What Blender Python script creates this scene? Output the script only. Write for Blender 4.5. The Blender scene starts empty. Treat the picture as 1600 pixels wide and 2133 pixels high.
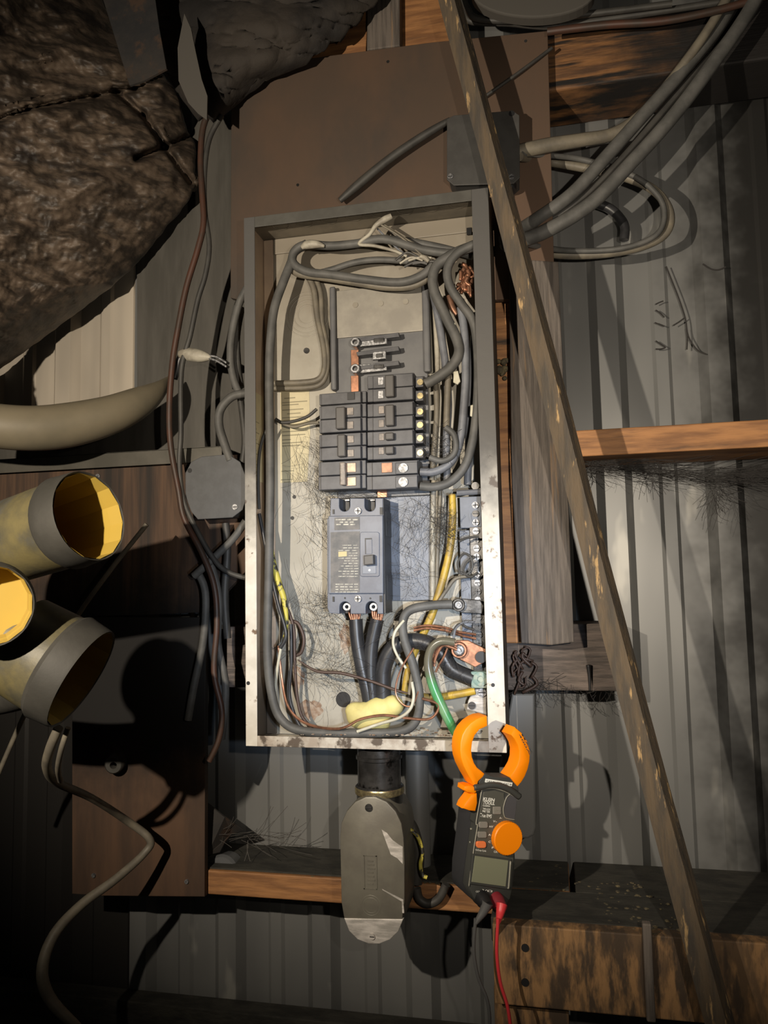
import bpy, bmesh, math, random
from mathutils import Vector, Matrix, noise
random.seed(7)
D = bpy.data
SC = bpy.context.scene
COL = SC.collection
# ---------------------------------------------------------------- camera
F = 1620.0
def rot_cam(p, y, r):
    p, y, r = map(math.radians, (p, y, r))
    M0 = Matrix(((1, 0, 0), (0, 0, 1), (0, -1, 0)))
    Rz = Matrix(((math.cos(y), -math.sin(y), 0), (math.sin(y), math.cos(y), 0), (0, 0, 1)))
    Rx = Matrix(((1, 0, 0), (0, math.cos(p), -math.sin(p)), (0, math.sin(p), math.cos(p))))
    Rr = Matrix(((math.cos(r), -math.sin(r), 0), (math.sin(r), math.cos(r), 0), (0, 0, 1)))
    return Rz @ Rx @ M0 @ Rr
RM = rot_cam(5.1, 12.2, 1.14)
CAM = Vector((0, -1.42, 0))
cam_d = D.cameras.new('camera'); cam = D.objects.new('camera', cam_d); COL.objects.link(cam)
cam_d.sensor_fit = 'VERTICAL'; cam_d.sensor_height = 24.0; cam_d.lens = F / 2133.0 * 24.0
cam_d.clip_start = 0.01
Mb = RM @ Matrix(((1, 0, 0), (0, -1, 0), (0, 0, -1)))
cam.matrix_world = Matrix.Translation(CAM) @ Mb.to_4x4()
SC.camera = cam
# ---------------------------------------------------------------- world, lamps, exposure
SC.view_settings.view_transform = 'Standard'; SC.view_settings.look = 'None'
SC.view_settings.gamma = 1; SC.view_settings.use_curve_mapping = False
SC.view_settings.exposure = 0.0
W = D.worlds.new('world'); SC.world = W; W.use_nodes = True
W.node_tree.nodes['Background'].inputs[0].default_value = (0.9, 0.85, 0.75, 1)
W.node_tree.nodes['Background'].inputs[1].default_value = 0.010
def spot(name, loc, target, power, color, angle, blend, radius):
    l = D.lights.new(name, 'SPOT'); l.energy = power; l.color = color
    l.spot_size = math.radians(angle); l.spot_blend = blend; l.shadow_soft_size = radius
    o = D.objects.new(name, l); COL.objects.link(o); o.location = loc
    o.rotation_euler = (Vector(target) - Vector(loc)).to_track_quat('-Z', 'Y').to_euler()
    return o
spot('headlamp', (-0.54, -1.42, 0.22), (-0.36, 0, 0.30), 60, (1.0, 0.87, 0.70), 90, 0.6, 0.008)
spot('phone_flash', (0.16, -1.40, 0.06), (0.12, 0, 0.16), 30, (1.0, 0.88, 0.73), 80, 0.9, 0.008)
spot('torch', (0.12, -1.30, -0.06), (-0.26, -0.2, -0.03), 42, (0.66, 0.80, 1.0), 34, 1.0, 0.02)
# ---------------------------------------------------------------- helpers
def ray(px, py):
    return (RM @ Vector(((px - 800) / F, (py - 1066.5) / F, 1)))
def P(px, py, Y):
    d = ray(px, py); return CAM + d * ((Y - CAM.y) / d.y)
def PP(px, py, p0, n):
    d = ray(px, py); return CAM + d * ((p0 - CAM).dot(n) / d.dot(n))
def depth(v):
    return (RM.transposed() @ (v - CAM)).z
WLOC = {}
def setp(o, label=None, cat=None, group=None, kind=None):
    if label: o['label'] = label
    if cat: o['category'] = cat
    if group: o['group'] = group
    if kind: o['kind'] = kind
    return o
def empty(name, loc, label=None, cat=None, group=None, kind=None):
    o = D.objects.new(name, None); COL.objects.link(o); o.location = loc; o.empty_display_size = 0.02
    WLOC[o.name] = Vector(loc)
    return setp(o, label, cat, group, kind)
def obj(name, bm, m, parent=None, smooth=False, label=None, cat=None, group=None, kind=None):
    if len(bm.verts):
        lo = Vector([min(v.co[i] for v in bm.verts) for i in range(3)])
        hi = Vector([max(v.co[i] for v in bm.verts) for i in range(3)])
        c = (lo + hi) / 2
        if parent is None: c.y = hi.y; 
    else: c = Vector()
    bmesh.ops.translate(bm, verts=bm.verts, vec=-c)
    bmesh.ops.recalc_face_normals(bm, faces=bm.faces)
    me = D.meshes.new(name); bm.to_mesh(me); bm.free()
    if smooth:
        for p in me.polygons: p.use_smooth = True
        if smooth == 'auto':
            me.set_sharp_from_angle(angle=math.radians(40))
    if m: me.materials.append(m)
    o = D.objects.new(name, me); COL.objects.link(o)
    if parent:
        o.parent = parent; o.location = c - WLOC[parent.name]
    else: o.location = c
    WLOC[o.name] = c.copy()
    return setp(o, label, cat, group, kind)
def NB(): return bmesh.new()
def bm_box(bm, x0, x1, y0, y1, z0, z1, bev=0):
    r = bmesh.ops.create_cube(bm, size=1)
    vs = r['verts']
    for v in vs:
        v.co = Vector(((x0 + x1) / 2 + v.co.x * (x1 - x0), (y0 + y1) / 2 + v.co.y * (y1 - y0), (z0 + z1) / 2 + v.co.z * (z1 - z0)))
    if bev:
        es = {e for v in vs for e in v.link_edges}
        bmesh.ops.bevel(bm, geom=list(es), offset=bev, segments=2, affect='EDGES', profile=0.5)
    return bm
def bm_prism(bm, pts, off, bev=0, seg=2):
    """closed outline pts (world) pushed along the vector off"""
    a = [bm.verts.new(p) for p in pts]; b = [bm.verts.new(Vector(p) + off) for p in pts]
    n = len(pts); f = bm.faces.new(a); bm.faces.new(b[::-1])
    for i in range(n): bm.faces.new((a[i], b[i], b[(i + 1) % n], a[(i + 1) % n]))
    if bev:
        bmesh.ops.recalc_face_normals(bm, faces=bm.faces)
        bmesh.ops.bevel(bm, geom=[e for e in f.edges], offset=bev, segments=seg, affect='EDGES', profile=0.5)
    return bm
YV = Vector((0, 1, 0))
def pprism(bm, px, Y, th, bev=0):
    return bm_prism(bm, [P(x, y, Y) for x, y in px], YV * th, bev)
def prect(bm, x0, y0, x1, y1, Y, th, bev=0):
    """upright rectangle given by two image corners, true to the world axes"""
    a = P(x0, (y0 + y1) / 2, Y); b = P(x1, (y0 + y1) / 2, Y)
    t = P((x0 + x1) / 2, y0, Y); u = P((x0 + x1) / 2, y1, Y)
    return bm_box(bm, a.x, b.x, Y, Y + th, u.z, t.z, bev)
def rrect(cx, cy, hx, hy, r, n=4):
    o = []
    for sx, sy, a0 in ((1, -1, -90), (1, 1, 0), (-1, 1, 90), (-1, -1, 180)):
        for i in range(n + 1):
            a = math.radians(a0 + 90 * i / n)
            o.append((cx + sx * (hx - r) + r * math.cos(a), cy + sy * (hy - r) + r * math.sin(a)))
    return o
def circ(cx, cy, rx, ry=None, n=24, a0=0, a1=360):
    ry = ry or rx
    return [(cx + rx * math.cos(math.radians(a0 + (a1 - a0) * i / n)), cy + ry * math.sin(math.radians(a0 + (a1 - a0) * i / n))) for i in range(n)]
def spline(pts, sub=6):
    o = []; n = len(pts)
    for i in range(n - 1):
        p0, p1, p2, p3 = pts[max(i - 1, 0)], pts[i], pts[i + 1], pts[min(i + 2, n - 1)]
        for k in range(sub):
            t = k / sub
            o.append(tuple(0.5 * ((2 * b) + (c - a) * t + (2 * a - 5 * b + 4 * c - d) * t * t + (3 * b - a - 3 * c + d) * t ** 3) for a, b, c, d in zip(p0, p1, p2, p3)))
    o.append(tuple(pts[-1])); return o
def bm_tube(bm, pts, rad, n=10, cap=True):
    pts = [Vector(p) for p in pts]; N = len(pts)
    R = rad if isinstance(rad, (list, tuple)) else [rad] * N
    up = None; rings = []
    for i, p in enumerate(pts):
        t = (pts[min(i + 1, N - 1)] - pts[max(i - 1, 0)]).normalized()
        if up is None:
            up = t.orthogonal().normalized()
        up = (up - t * up.dot(t)).normalized(); s = t.cross(up)
        rings.append([bm.verts.new(p + (up * math.cos(2 * math.pi * k / n) + s * math.sin(2 * math.pi * k / n)) * R[i]) for k in range(n)])
    for a, b in zip(rings, rings[1:]):
        for k in range(n): bm.faces.new((a[k], a[(k + 1) % n], b[(k + 1) % n], b[k]))
    if cap:
        bm.faces.new(rings[0][::-1]); bm.faces.new(rings[-1])
    return bm
def ptube(bm, pts, rpx, Y=-0.2, n=10, sub=6):
    """pts: (px, py) or (px, py, Y); rpx one radius or one per point, in photo pixels at that depth"""
    q = []
    for i, p in enumerate(pts):
        v = P(p[0], p[1], p[2] if len(p) > 2 else Y)
        r = (rpx[i] if isinstance(rpx, (list, tuple)) else rpx) * depth(v) / F
        q.append((v.x, v.y, v.z, r))
    s = spline(q, sub)
    return bm_tube(bm, [a[:3] for a in s], [max(a[3], 1e-4) for a in s], n)
def bm_cyl(bm, a, b, r0, r1=None, n=24, cap=True):
    return bm_tube(bm, [a, b], [r0, r0 if r1 is None else r1], n, cap)
def pdisc(bm, px, py, rpx, Y, th, n=18):
    c = P(px, py, Y); r = rpx * depth(c) / F
    return bm_cyl(bm, c + YV * th, c, r, n=n)
def bm_lathe(bm, c, ax, prof, n=32, close=False):
    """prof: (along, radius)"""
    ax = ax.normalized(); u = ax.orthogonal().normalized(); w = ax.cross(u); rings = []
    for t, r in prof:
        rings.append([bm.verts.new(c + ax * t + (u * math.cos(2 * math.pi * k / n) + w * math.sin(2 * math.pi * k / n)) * max(r, 1e-5)) for k in range(n)])
    for a, b in zip(rings, rings[1:]):
        for k in range(n): bm.faces.new((a[k], a[(k + 1) % n], b[(k + 1) % n], b[k]))
    if close:
        bm.faces.new(rings[0][::-1]); bm.faces.new(rings[-1])
    return bm
# ---------------------------------------------------------------- materials
def mat(name, c1, c2=None, rough=0.7, metal=0.0, scale=20, stretch=(1, 1, 1), lo=0.35, hi=0.65, bump=0.0, bscale=None,
        c3=None, s3=8, lo3=0.55, hi3=0.65, world=True, spec=0.5, zmix=None, detail=6, rot=None):
    m = D.materials.new(name); m.use_nodes = True
    nt = m.node_tree; N = nt.nodes; L = nt.links
    b = N['Principled BSDF']; b.inputs['Roughness'].default_value = rough; b.inputs['Metallic'].default_value = metal
    b.inputs['Specular IOR Level'].default_value = spec
    tc = N.new('ShaderNodeNewGeometry') if world else N.new('ShaderNodeTexCoord')
    src = tc.outputs['Position'] if world else tc.outputs['Object']
    mp = N.new('ShaderNodeMapping'); mp.inputs['Scale'].default_value = stretch
    if rot: mp.inputs['Rotation'].default_value = rot
    L.new(src, mp.inputs['Vector'])
    def noi(sc, vec, det=detail):
        n = N.new('ShaderNodeTexNoise'); n.inputs['Scale'].default_value = sc; n.inputs['Detail'].default_value = det
        n.inputs['Roughness'].default_value = 0.6; L.new(vec, n.inputs['Vector']); return n.outputs['Fac']
    def ramp(fac, lo_, hi_):
        r = N.new('ShaderNodeMapRange'); r.inputs['From Min'].default_value = lo_; r.inputs['From Max'].default_value = hi_
        r.interpolation_type = 'SMOOTHSTEP'; L.new(fac, r.inputs['Value']); return r.outputs['Result']
    def mix(fac, a, c):
        x = N.new('ShaderNodeMix'); x.data_type = 'RGBA'; L.new(fac, x.inputs['Factor'])
        if isinstance(a, tuple): x.inputs[6].default_value = (*a, 1)
        else: L.new(a, x.inputs[6])
        if isinstance(c, tuple): x.inputs[7].default_value = (*c, 1)
        else: L.new(c, x.inputs[7])
        return x.outputs[2]
    col = c1
    n1 = noi(scale, mp.outputs['Vector'])
    if c2: col = mix(ramp(n1, lo, hi), c1, c2)
    if c3:
        col = mix(ramp(noi(s3, mp.outputs['Vector']), lo3, hi3), col, c3)
    if zmix:   # (z0, z1, colour): second colour, soot as well as painted shade, over a band, ragged edge; both ends measured in the world
        z0, z1, cz = zmix[:3]; axis = zmix[3] if len(zmix) > 3 else 'Z'
        sp = N.new('ShaderNodeSeparateXYZ'); L.new(src, sp.inputs[0])
        ad = N.new('ShaderNodeMath'); ad.operation = 'MULTIPLY_ADD'
        L.new(noi(14, src), ad.inputs[0]); ad.inputs[1].default_value = (z1 - z0) * 1.2; L.new(sp.outputs[axis], ad.inputs[2])
        o_ = (z1 - z0) * 0.6
        col = mix(ramp(ad.outputs[0], z0 + o_, z1 + o_), col, cz)
    if isinstance(col, tuple): b.inputs['Base Color'].default_value = (*col, 1)
    else: L.new(col, b.inputs['Base Color'])
    if bump:
        bp = N.new('ShaderNodeBump'); bp.inputs['Strength'].default_value = bump; bp.inputs['Distance'].default_value = 0.003
        L.new(noi(bscale or scale * 2, mp.outputs['Vector']), bp.inputs['Height']); L.new(bp.outputs['Normal'], b.inputs['Normal'])
    return m
M = {}
M['siding'] = mat('sooty_galvanised_siding', (0.235, 0.236, 0.228), (0.175, 0.177, 0.173), 0.42, 0.3, 3, (1.5, 1, 0.5), bump=0.03, detail=3, c3=(0.34, 0.335, 0.31), s3=9, lo3=0.62, hi3=0.72, zmix=(0.20, 0.36, (0.03, 0.029, 0.027), 'X'))  # blackens to the right: soot, with the lamps' falloff painted in
M['siding_c'] = mat('cleaner_galvanised_siding', (0.62, 0.55, 0.45), (0.46, 0.41, 0.34), 0.4, 0.15, 4, (2, 1, 0.4), bump=0.03, detail=3, zmix=(0.30, 0.12, (0.03, 0.028, 0.026)))  # cleaner sheet; its dark lower part is shade painted into the colour
M['sheet'] = mat('soot_grey_sheet_metal', (0.105, 0.098, 0.085), (0.075, 0.070, 0.06), 0.6, 0.1, 6, (5, 1, 0.7), bump=0.05)
M['flash'] = mat('flashing_metal', (0.13, 0.12, 0.10), (0.09, 0.085, 0.07), 0.45, 0.3, 12)
M['ply'] = mat('smoked_plywood', (0.105, 0.062, 0.038), (0.080, 0.053, 0.036), 0.7, 0, 4, (1, 1, 0.6), bump=0.06, c3=(0.050, 0.042, 0.035), s3=3, lo3=0.45, hi3=0.7)
M['ply_low'] = mat('brown_plywood', (0.10, 0.056, 0.032), (0.05, 0.030, 0.02), 0.75, 0, 30, (3, 1, 0.15), bump=0.1, c3=(0.02, 0.015, 0.012), s3=5, lo3=0.5, hi3=0.68, zmix=(0.07, -0.07, (0.007, 0.006, 0.0055)))  # brown plywood, lower part blackened to paint the ducts' shadow
M['ply_shade'] = mat('shade_painted_plywood', (0.10, 0.054, 0.030), (0.06, 0.035, 0.022), 0.8, 0, 12, (2, 1, 0.3), bump=0.1, zmix=(-0.40, -0.24, (0.007, 0.006, 0.0055)))  # brown below; the black upper part is painted duct shadow
M['wood_or'] = mat('orange_lumber', (0.42, 0.20, 0.075), (0.22, 0.10, 0.04), 0.65, 0, 9, (1, 3, 9), bump=0.3, c3=(0.05, 0.032, 0.02), s3=5, lo3=0.55, hi3=0.75)
M['wood_beam'] = mat('charred_beam', (0.30, 0.14, 0.05), (0.10, 0.05, 0.025), 0.7, 0, 7, (1, 3, 12), bump=0.5, c3=(0.012, 0.010, 0.009), s3=5, lo3=0.44, hi3=0.6, zmix=(0.06, 0.26, (0.012, 0.010, 0.009), 'X'))
M['wood_dark'] = mat('grimy_wood', (0.050, 0.047, 0.038), (0.025, 0.024, 0.02), 0.85, 0, 20, (1, 2, 3), bump=0.6, bscale=60)
M['wood_grey'] = mat('weathered_grey_plank', (0.16, 0.135, 0.115), (0.085, 0.072, 0.062), 0.7, 0, 14, (12, 3, 0.7), bump=0.6, c3=(0.33, 0.20, 0.10), s3=6, lo3=0.58, hi3=0.74)
M['wood_blk'] = mat('grey_grooved_block', (0.17, 0.135, 0.115), (0.08, 0.066, 0.058), 0.75, 0, 14, (1, 3, 9), bump=0.7)
M['wood_lo'] = mat('scuffed_board', (0.34, 0.19, 0.08), (0.15, 0.09, 0.045), 0.75, 0, 13, (4, 2, 1), lo=0.42, hi=0.58, bump=0.4, c3=(0.07, 0.046, 0.028), s3=9, lo3=0.47, hi3=0.6)
M['stick'] = mat('weathered_stick', (0.12, 0.088, 0.055), (0.065, 0.055, 0.044), 0.7, 0, 12, (5, 5, 0.9), bump=0.5, c3=(0.45, 0.30, 0.14), s3=16, lo3=0.60, hi3=0.68)
M['insul'] = mat('burnt_insulation', (0.125, 0.092, 0.066), (0.042, 0.032, 0.024), 0.55, 0, 22, (1, 1, 2.2), lo=.4, hi=.6, bump=0.35, bscale=90, c3=(0.018, 0.014, 0.012), s3=8, lo3=0.52, hi3=0.68, spec=.4, detail=10)
M['insul_dk'] = mat('charred_insulation', (0.035, 0.028, 0.022), (0.014, 0.012, 0.011), 0.85, 0, 10, bump=0.8, bscale=40)
M['strap'] = mat('charred_strap', (0.026, 0.022, 0.019), (0.012, 0.012, 0.013), 0.8, 0, 14, bump=0.4, c3=(0.045, 0.026, 0.016), s3=18)
M['flap'] = mat('grey_foil_flap', (0.075, 0.069, 0.060), None, 0.8)
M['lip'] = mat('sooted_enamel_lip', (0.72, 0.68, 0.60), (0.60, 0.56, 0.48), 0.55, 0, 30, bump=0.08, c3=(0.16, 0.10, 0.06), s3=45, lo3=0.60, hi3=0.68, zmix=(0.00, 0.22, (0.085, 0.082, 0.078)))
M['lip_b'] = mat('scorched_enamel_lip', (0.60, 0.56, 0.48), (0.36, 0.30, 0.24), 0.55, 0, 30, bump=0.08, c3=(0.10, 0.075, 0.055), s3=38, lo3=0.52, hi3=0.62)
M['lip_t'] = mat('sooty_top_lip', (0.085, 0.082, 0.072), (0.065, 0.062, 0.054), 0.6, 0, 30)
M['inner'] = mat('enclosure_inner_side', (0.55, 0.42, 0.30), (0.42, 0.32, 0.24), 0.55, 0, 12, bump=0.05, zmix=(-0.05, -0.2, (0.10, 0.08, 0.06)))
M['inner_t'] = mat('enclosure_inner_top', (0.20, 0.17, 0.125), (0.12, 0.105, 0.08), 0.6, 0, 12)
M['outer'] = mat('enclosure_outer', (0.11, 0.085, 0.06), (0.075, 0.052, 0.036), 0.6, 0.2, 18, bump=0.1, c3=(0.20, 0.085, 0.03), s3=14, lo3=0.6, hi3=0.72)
M['back'] = mat('enclosure_back_enamel', (0.40, 0.375, 0.315), (0.32, 0.30, 0.25), 0.5, 0, 9, bump=0.03, c3=(0.19, 0.16, 0.125), s3=7, lo3=0.58, hi3=0.8, zmix=(0.30, 0.62, (0.23, 0.20, 0.155)))
M['rust'] = mat('rust_stain', (0.20, 0.11, 0.06), (0.40, 0.33, 0.26), 0.7, 0, 60)
M['pan_hi'] = mat('pale_pan', (0.36, 0.335, 0.285), (0.28, 0.26, 0.225), 0.45, 0.35, 20)  # paler than the pan below it
M['pan'] = mat('grey_pan', (0.145, 0.145, 0.145), (0.11, 0.11, 0.115), 0.5, 0.2, 16)
M['pan_bl'] = mat('blue_grey_plate', (0.15, 0.17, 0.21), (0.10, 0.115, 0.145), 0.45, 0.1, 16)
M['brk'] = mat('dusty_black_breaker', (0.092, 0.092, 0.098), (0.062, 0.062, 0.068), 0.5, 0, 40, bump=0.05)
M['brk_dk'] = mat('breaker_handle', (0.075, 0.070, 0.066), None, 0.5)
M['black'] = mat('black_plastic', (0.012, 0.012, 0.013), None, 0.5)
M['win'] = mat('breaker_window', (0.30, 0.25, 0.21), (0.16, 0.14, 0.125), 0.45, 0, 120)
M['win_hi'] = mat('copper_window', (0.50, 0.33, 0.23), (0.30, 0.20, 0.15), 0.4, 0.2, 90)
M['silver'] = mat('bright_metal', (0.44, 0.44, 0.45), (0.16, 0.16, 0.16), 0.5, 0.8, 260)
M['brass'] = mat('brass_screw', (0.60, 0.50, 0.26), (0.3, 0.24, 0.14), 0.3, 0.8, 160)
M['dsteel'] = mat('dark_steel', (0.16, 0.155, 0.15), (0.07, 0.068, 0.066), 0.3, 0.8, 60)
M['copper'] = mat('bare_copper', (0.46, 0.22, 0.13), (0.26, 0.13, 0.08), 0.4, 0.7, 80)
M['copper_dk'] = mat('tarnished_copper', (0.30, 0.15, 0.09), (0.16, 0.09, 0.06), 0.45, 0.5, 80)
M['main'] = mat('main_breaker_case', (0.135, 0.15, 0.185), (0.10, 0.11, 0.14), 0.45, 0, 30, bump=0.05)
M['main_sd'] = mat('main_breaker_side', (0.035, 0.035, 0.036), None, 0.5)
M['mlabel'] = mat('grimy_breaker_label', (0.16, 0.15, 0.14), (0.10, 0.10, 0.10), 0.6, 0, 60)
M['print'] = mat('label_print', (0.50, 0.48, 0.40), (0.25, 0.24, 0.21), 0.6, 0, 160)
M['ytag'] = mat('yellow_tag', (0.50, 0.42, 0.22), None, 0.6)
M['paper'] = mat('yellowed_label_paper', (0.62, 0.55, 0.36), (0.50, 0.44, 0.29), 0.7, 0, 14)
M['ink'] = mat('label_ink', (0.30, 0.27, 0.18), None, 0.8)
M['cab_g'] = mat('soot_grey_cable', (0.115, 0.112, 0.104), (0.075, 0.074, 0.069), 0.6, 0, 30)
M['cab_t'] = mat('tan_soot_cable', (0.20, 0.175, 0.13), (0.13, 0.115, 0.09), 0.55, 0, 30)
M['cab_w'] = mat('grimy_white_cable', (0.45, 0.42, 0.34), (0.25, 0.225, 0.18), 0.55, 0, 40)
M['cab_d'] = mat('dark_cable', (0.060, 0.057, 0.051), (0.04, 0.038, 0.035), 0.55, 0, 30)
M['cab_k'] = mat('black_cable', (0.035, 0.035, 0.037), (0.022, 0.022, 0.024), 0.38, 0, 30)
M['cab_r'] = mat('scorched_red_cable', (0.075, 0.032, 0.02), (0.045, 0.03, 0.022), 0.5, 0, 20)
M['cab_b'] = mat('bluish_grey_wire', (0.18, 0.19, 0.21), (0.12, 0.125, 0.14), 0.5, 0, 30)
M['yel'] = mat('yellow_insulation', (0.55, 0.36, 0.045), (0.28, 0.19, 0.05), 0.45, 0, 30)
M['yelk'] = mat('yellow_black_wire', (0.55, 0.48, 0.08), (0.035, 0.034, 0.03), 0.5, 0, 50, lo=0.48, hi=0.56)
M['green'] = mat('green_insulation', (0.07, 0.30, 0.11), (0.24, 0.36, 0.20), 0.25, 0, 60, (1, 1, 0.15), zmix=(-0.165, -0.135, (0.13, 0.12, 0.085)))
M['wht'] = mat('off_white_wire', (0.62, 0.60, 0.48), (0.45, 0.42, 0.32), 0.45, 0, 30)
M['brn'] = mat('brown_wire', (0.07, 0.042, 0.032), None, 0.5)
M['putty'] = mat('yellow_duct_putty', (0.72, 0.63, 0.24), (0.58, 0.50, 0.20), 0.6, 0, 30, bump=0.3, c3=(0.28, 0.25, 0.12), s3=22, lo3=0.62, hi3=0.75)
M['verd'] = mat('verdigris', (0.22, 0.34, 0.30), (0.42, 0.46, 0.38), 0.7, 0.1, 90, bump=0.4)
M['cond'] = mat('painted_conduit_body', (0.17, 0.16, 0.13), (0.14, 0.13, 0.108), 0.42, 0.15, 30, bump=0.08, c3=(0.36, 0.34, 0.32), s3=9, lo3=0.70, hi3=0.71)
M['cond_b'] = mat('scraped_metal', (0.68, 0.64, 0.60), (0.40, 0.38, 0.35), 0.45, 0.15, 30, (1, 1, 4), bump=0.2)
M['chrome'] = mat('blackened_nipple', (0.20, 0.19, 0.18), (0.09, 0.085, 0.08), 0.28, 0.85, 30, c3=(0.02, 0.018, 0.016), s3=18, lo3=0.55, hi3=0.62)
M['jbox'] = mat('grey_box_cover', (0.085, 0.088, 0.092), (0.072, 0.074, 0.077), 0.55, 0.05, 60, bump=0.04)
M['jbox_u'] = mat('sooty_box_cover', (0.062, 0.060, 0.056), (0.05, 0.048, 0.045), 0.6, 0.05, 40)
M['hose'] = mat('pale_hose', (0.20, 0.17, 0.115), (0.155, 0.135, 0.093), 0.5, 0, 8)
M['duct_o'] = mat('dusty_duct_outside', (0.15, 0.125, 0.055), (0.06, 0.057, 0.043), 0.5, 0, 12, bump=0.3, c3=(0.08, 0.08, 0.075), s3=9, lo3=0.5, hi3=0.65)
M['duct_c'] = mat('grey_duct_collar', (0.052, 0.049, 0.042), (0.035, 0.033, 0.028), 0.65, 0.0, 14, bump=0.2)
M['duct_i'] = mat('yellow_duct_lining', (0.47, 0.32, 0.055), (0.40, 0.29, 0.06), 0.5, 0, 6)
M['m_or'] = mat('orange_plastic', (1.0, 0.27, 0.0), None, 0.45)
M['m_or2'] = mat('orange_red_rubber', (0.85, 0.22, 0.07), None, 0.5)
M['m_dk'] = mat('meter_dark_case', (0.050, 0.052, 0.048), None, 0.5)
M['m_side'] = mat('meter_side_rubber', (0.035, 0.036, 0.040), None, 0.5)
M['m_face'] = mat('meter_face', (0.085, 0.085, 0.072), None, 0.5)
M['m_edge'] = mat('meter_edge_line', (0.30, 0.29, 0.24), None, 0.4)
M['m_btn'] = mat('grey_button', (0.24, 0.225, 0.20), None, 0.5)
M['m_lcd'] = mat('lcd_glass', (0.23, 0.24, 0.165), None, 0.25)
M['white'] = mat('white_print', (0.82, 0.82, 0.76), None, 0.6)
M['m_pad'] = mat('meter_thumb_pad', (0.075, 0.073, 0.080), None, 0.5)
M['red'] = mat('red_lead', (0.72, 0.05, 0.06), None, 0.4)
M['dred'] = mat('dark_red_plug', (0.22, 0.02, 0.03), None, 0.45)
M['lead'] = mat('grey_black_lead', (0.10, 0.10, 0.10), None, 0.45)
M['web'] = mat('sooty_cobweb', (0.035, 0.032, 0.030), None, 0.9)
M['webl'] = mat('dusty_cobweb', (0.12, 0.11, 0.10), None, 0.9)
M['crud'] = mat('dirt_crumbs', (0.16, 0.13, 0.07), (0.06, 0.05, 0.035), 0.9, 0, 90, bump=0.6)
M['floor'] = mat('dirt_floor', (0.05, 0.045, 0.038), (0.03, 0.027, 0.023), 0.95, 0, 3, bump=0.5)
# ---------------------------------------------------------------- the setting
bm = NB(); bm_box(bm, -2.6, 1.6, -2.6, 0.02, -1.34, -1.30); obj('floor', bm, M['floor'], kind='structure', label='dark dirt floor below the frame')
wall = empty('wall_back', (-0.3, 0, -1.3), 'soot-stained corrugated metal siding behind the panel', kind='structure')
RB = 0.11; PITCH = 0.1815
def siding(i0, i1):
    """one sheet from major rib i0 to i1: trapezoid ribs standing proud of the flats"""
    prof = []
    for i in range(i0, i1 + 1):
        x = RB + PITCH * i; first, last = i == i0, i == i1
        if not first: prof += [(x - 0.031, 0.0)]
        prof += [(x - 0.017, -0.017), (x + 0.017, -0.017)]
        if not last:
            prof += [(x + 0.031, 0.0)]
            c = x + PITCH / 2
            prof += [(c - 0.016, 0.0), (c - 0.010, -0.0045), (c + 0.010, -0.0045), (c + 0.016, 0.0)]
    bm = NB(); zs = (-1.3, 1.75); d = 0.0012
    fr = [[bm.verts.new((x, y - 0.0004 * (i0 % 2), z)) for x, y in prof] for z in zs]
    bk = [[bm.verts.new((x, y + d, z)) for x, y in prof] for z in zs]
    for k in range(len(prof) - 1):
        bm.faces.new((fr[0][k], fr[0][k + 1], fr[1][k + 1], fr[1][k])); bm.faces.new((bk[0][k], bk[1][k], bk[1][k + 1], bk[0][k + 1]))
    for r in (0, 1):
        for k in range(len(prof) - 1): bm.faces.new((fr[r][k], bk[r][k], bk[r][k + 1], fr[r][k + 1]))
    for k in (0, -1): bm.faces.new((fr[0][k], fr[1][k], bk[1][k], bk[0][k]))
    obj('siding_sheet', bm, M['siding_c' if i1 <= -5 else 'siding'], wall)
siding(-10, -5); siding(-5, 0); siding(0, 5)

def board(name, label, cat, x0, x1, y0, y1, z0, z1, m, bev=0.002, kind=None, group=None):
    bm = NB(); bm_box(bm, x0, x1, y0, y1, z0, z1, bev)
    return obj(name, bm, M[m], None, label=label, cat=cat, group=group, kind=kind)
def zt(px, py, Y): return P(px, py, Y).z
def xt(px, py, Y): return P(px, py, Y).x
# right girt
board('wooden_girt', 'orange-brown horizontal girt across the siding right of the leaning stick', 'board', xt(1100, 920, -.15), 0.95, -.15, -.018, zt(1400, 941, -.15), zt(1400, 885, -.15), 'wood_or')
gl = board('wooden_girt', 'orange knotty girt running behind the conduit body below the panel', 'board', xt(420, 1840, -.15), xt(1188, 1870, -.15), -.15, -.018, zt(750, 1885, -.15), zt(750, 1833, -.15), 'wood_or')
zl = zt(1300, 1944, -.287)
board('wooden_ledge', 'wide grimy dark ledge board just behind the scuffed lower board', 'board', xt(1030, 1900, -.2), 0.95, -.262, -.153, zl - .035, zl - .001, 'wood_dark')
board('wooden_ledge', 'grimy dark ledge board against the siding, right of the girt end', 'board', xt(1200, 1870, -.15), 0.95, -.151, -.018, zl - .035, zl - .002, 'wood_dark')
bm = NB(); bm_box(bm, xt(432, 1800, -.1), xt(1186, 1860, -.14), -.143, -.02, zt(750, 1833, -.15) - .0005, zt(750, 1833, -.15) + .0025, .001); obj('grimy_top', bm, M['wood_dark'], gl, label='dark grime layer on its top')
lb = empty('scuffed_board', (0.15, -.287, -.6), 'wide scuffed orange-brown board under the test leads at lower right', 'board')
bm = NB(); bm_box(bm, xt(1028, 2000, -.287), 0.95, -.287, -.263, zt(1250, 2112, -.287), zt(1300, 1944, -.287), .002); obj('board', bm, M['wood_lo'], lb)
for x, y in ((1094, 1975), (1094, 2047)):
    bm = NB(); pdisc(bm, x, y, 8, -.2885, .002); obj('nail_head', bm, M['black'], lb)
bm = NB(); prect(bm, 1030, 2062, 1185, 2150, -.262, .02, .002); obj('board_foot', bm, M['wood_lo'], lb)
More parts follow.
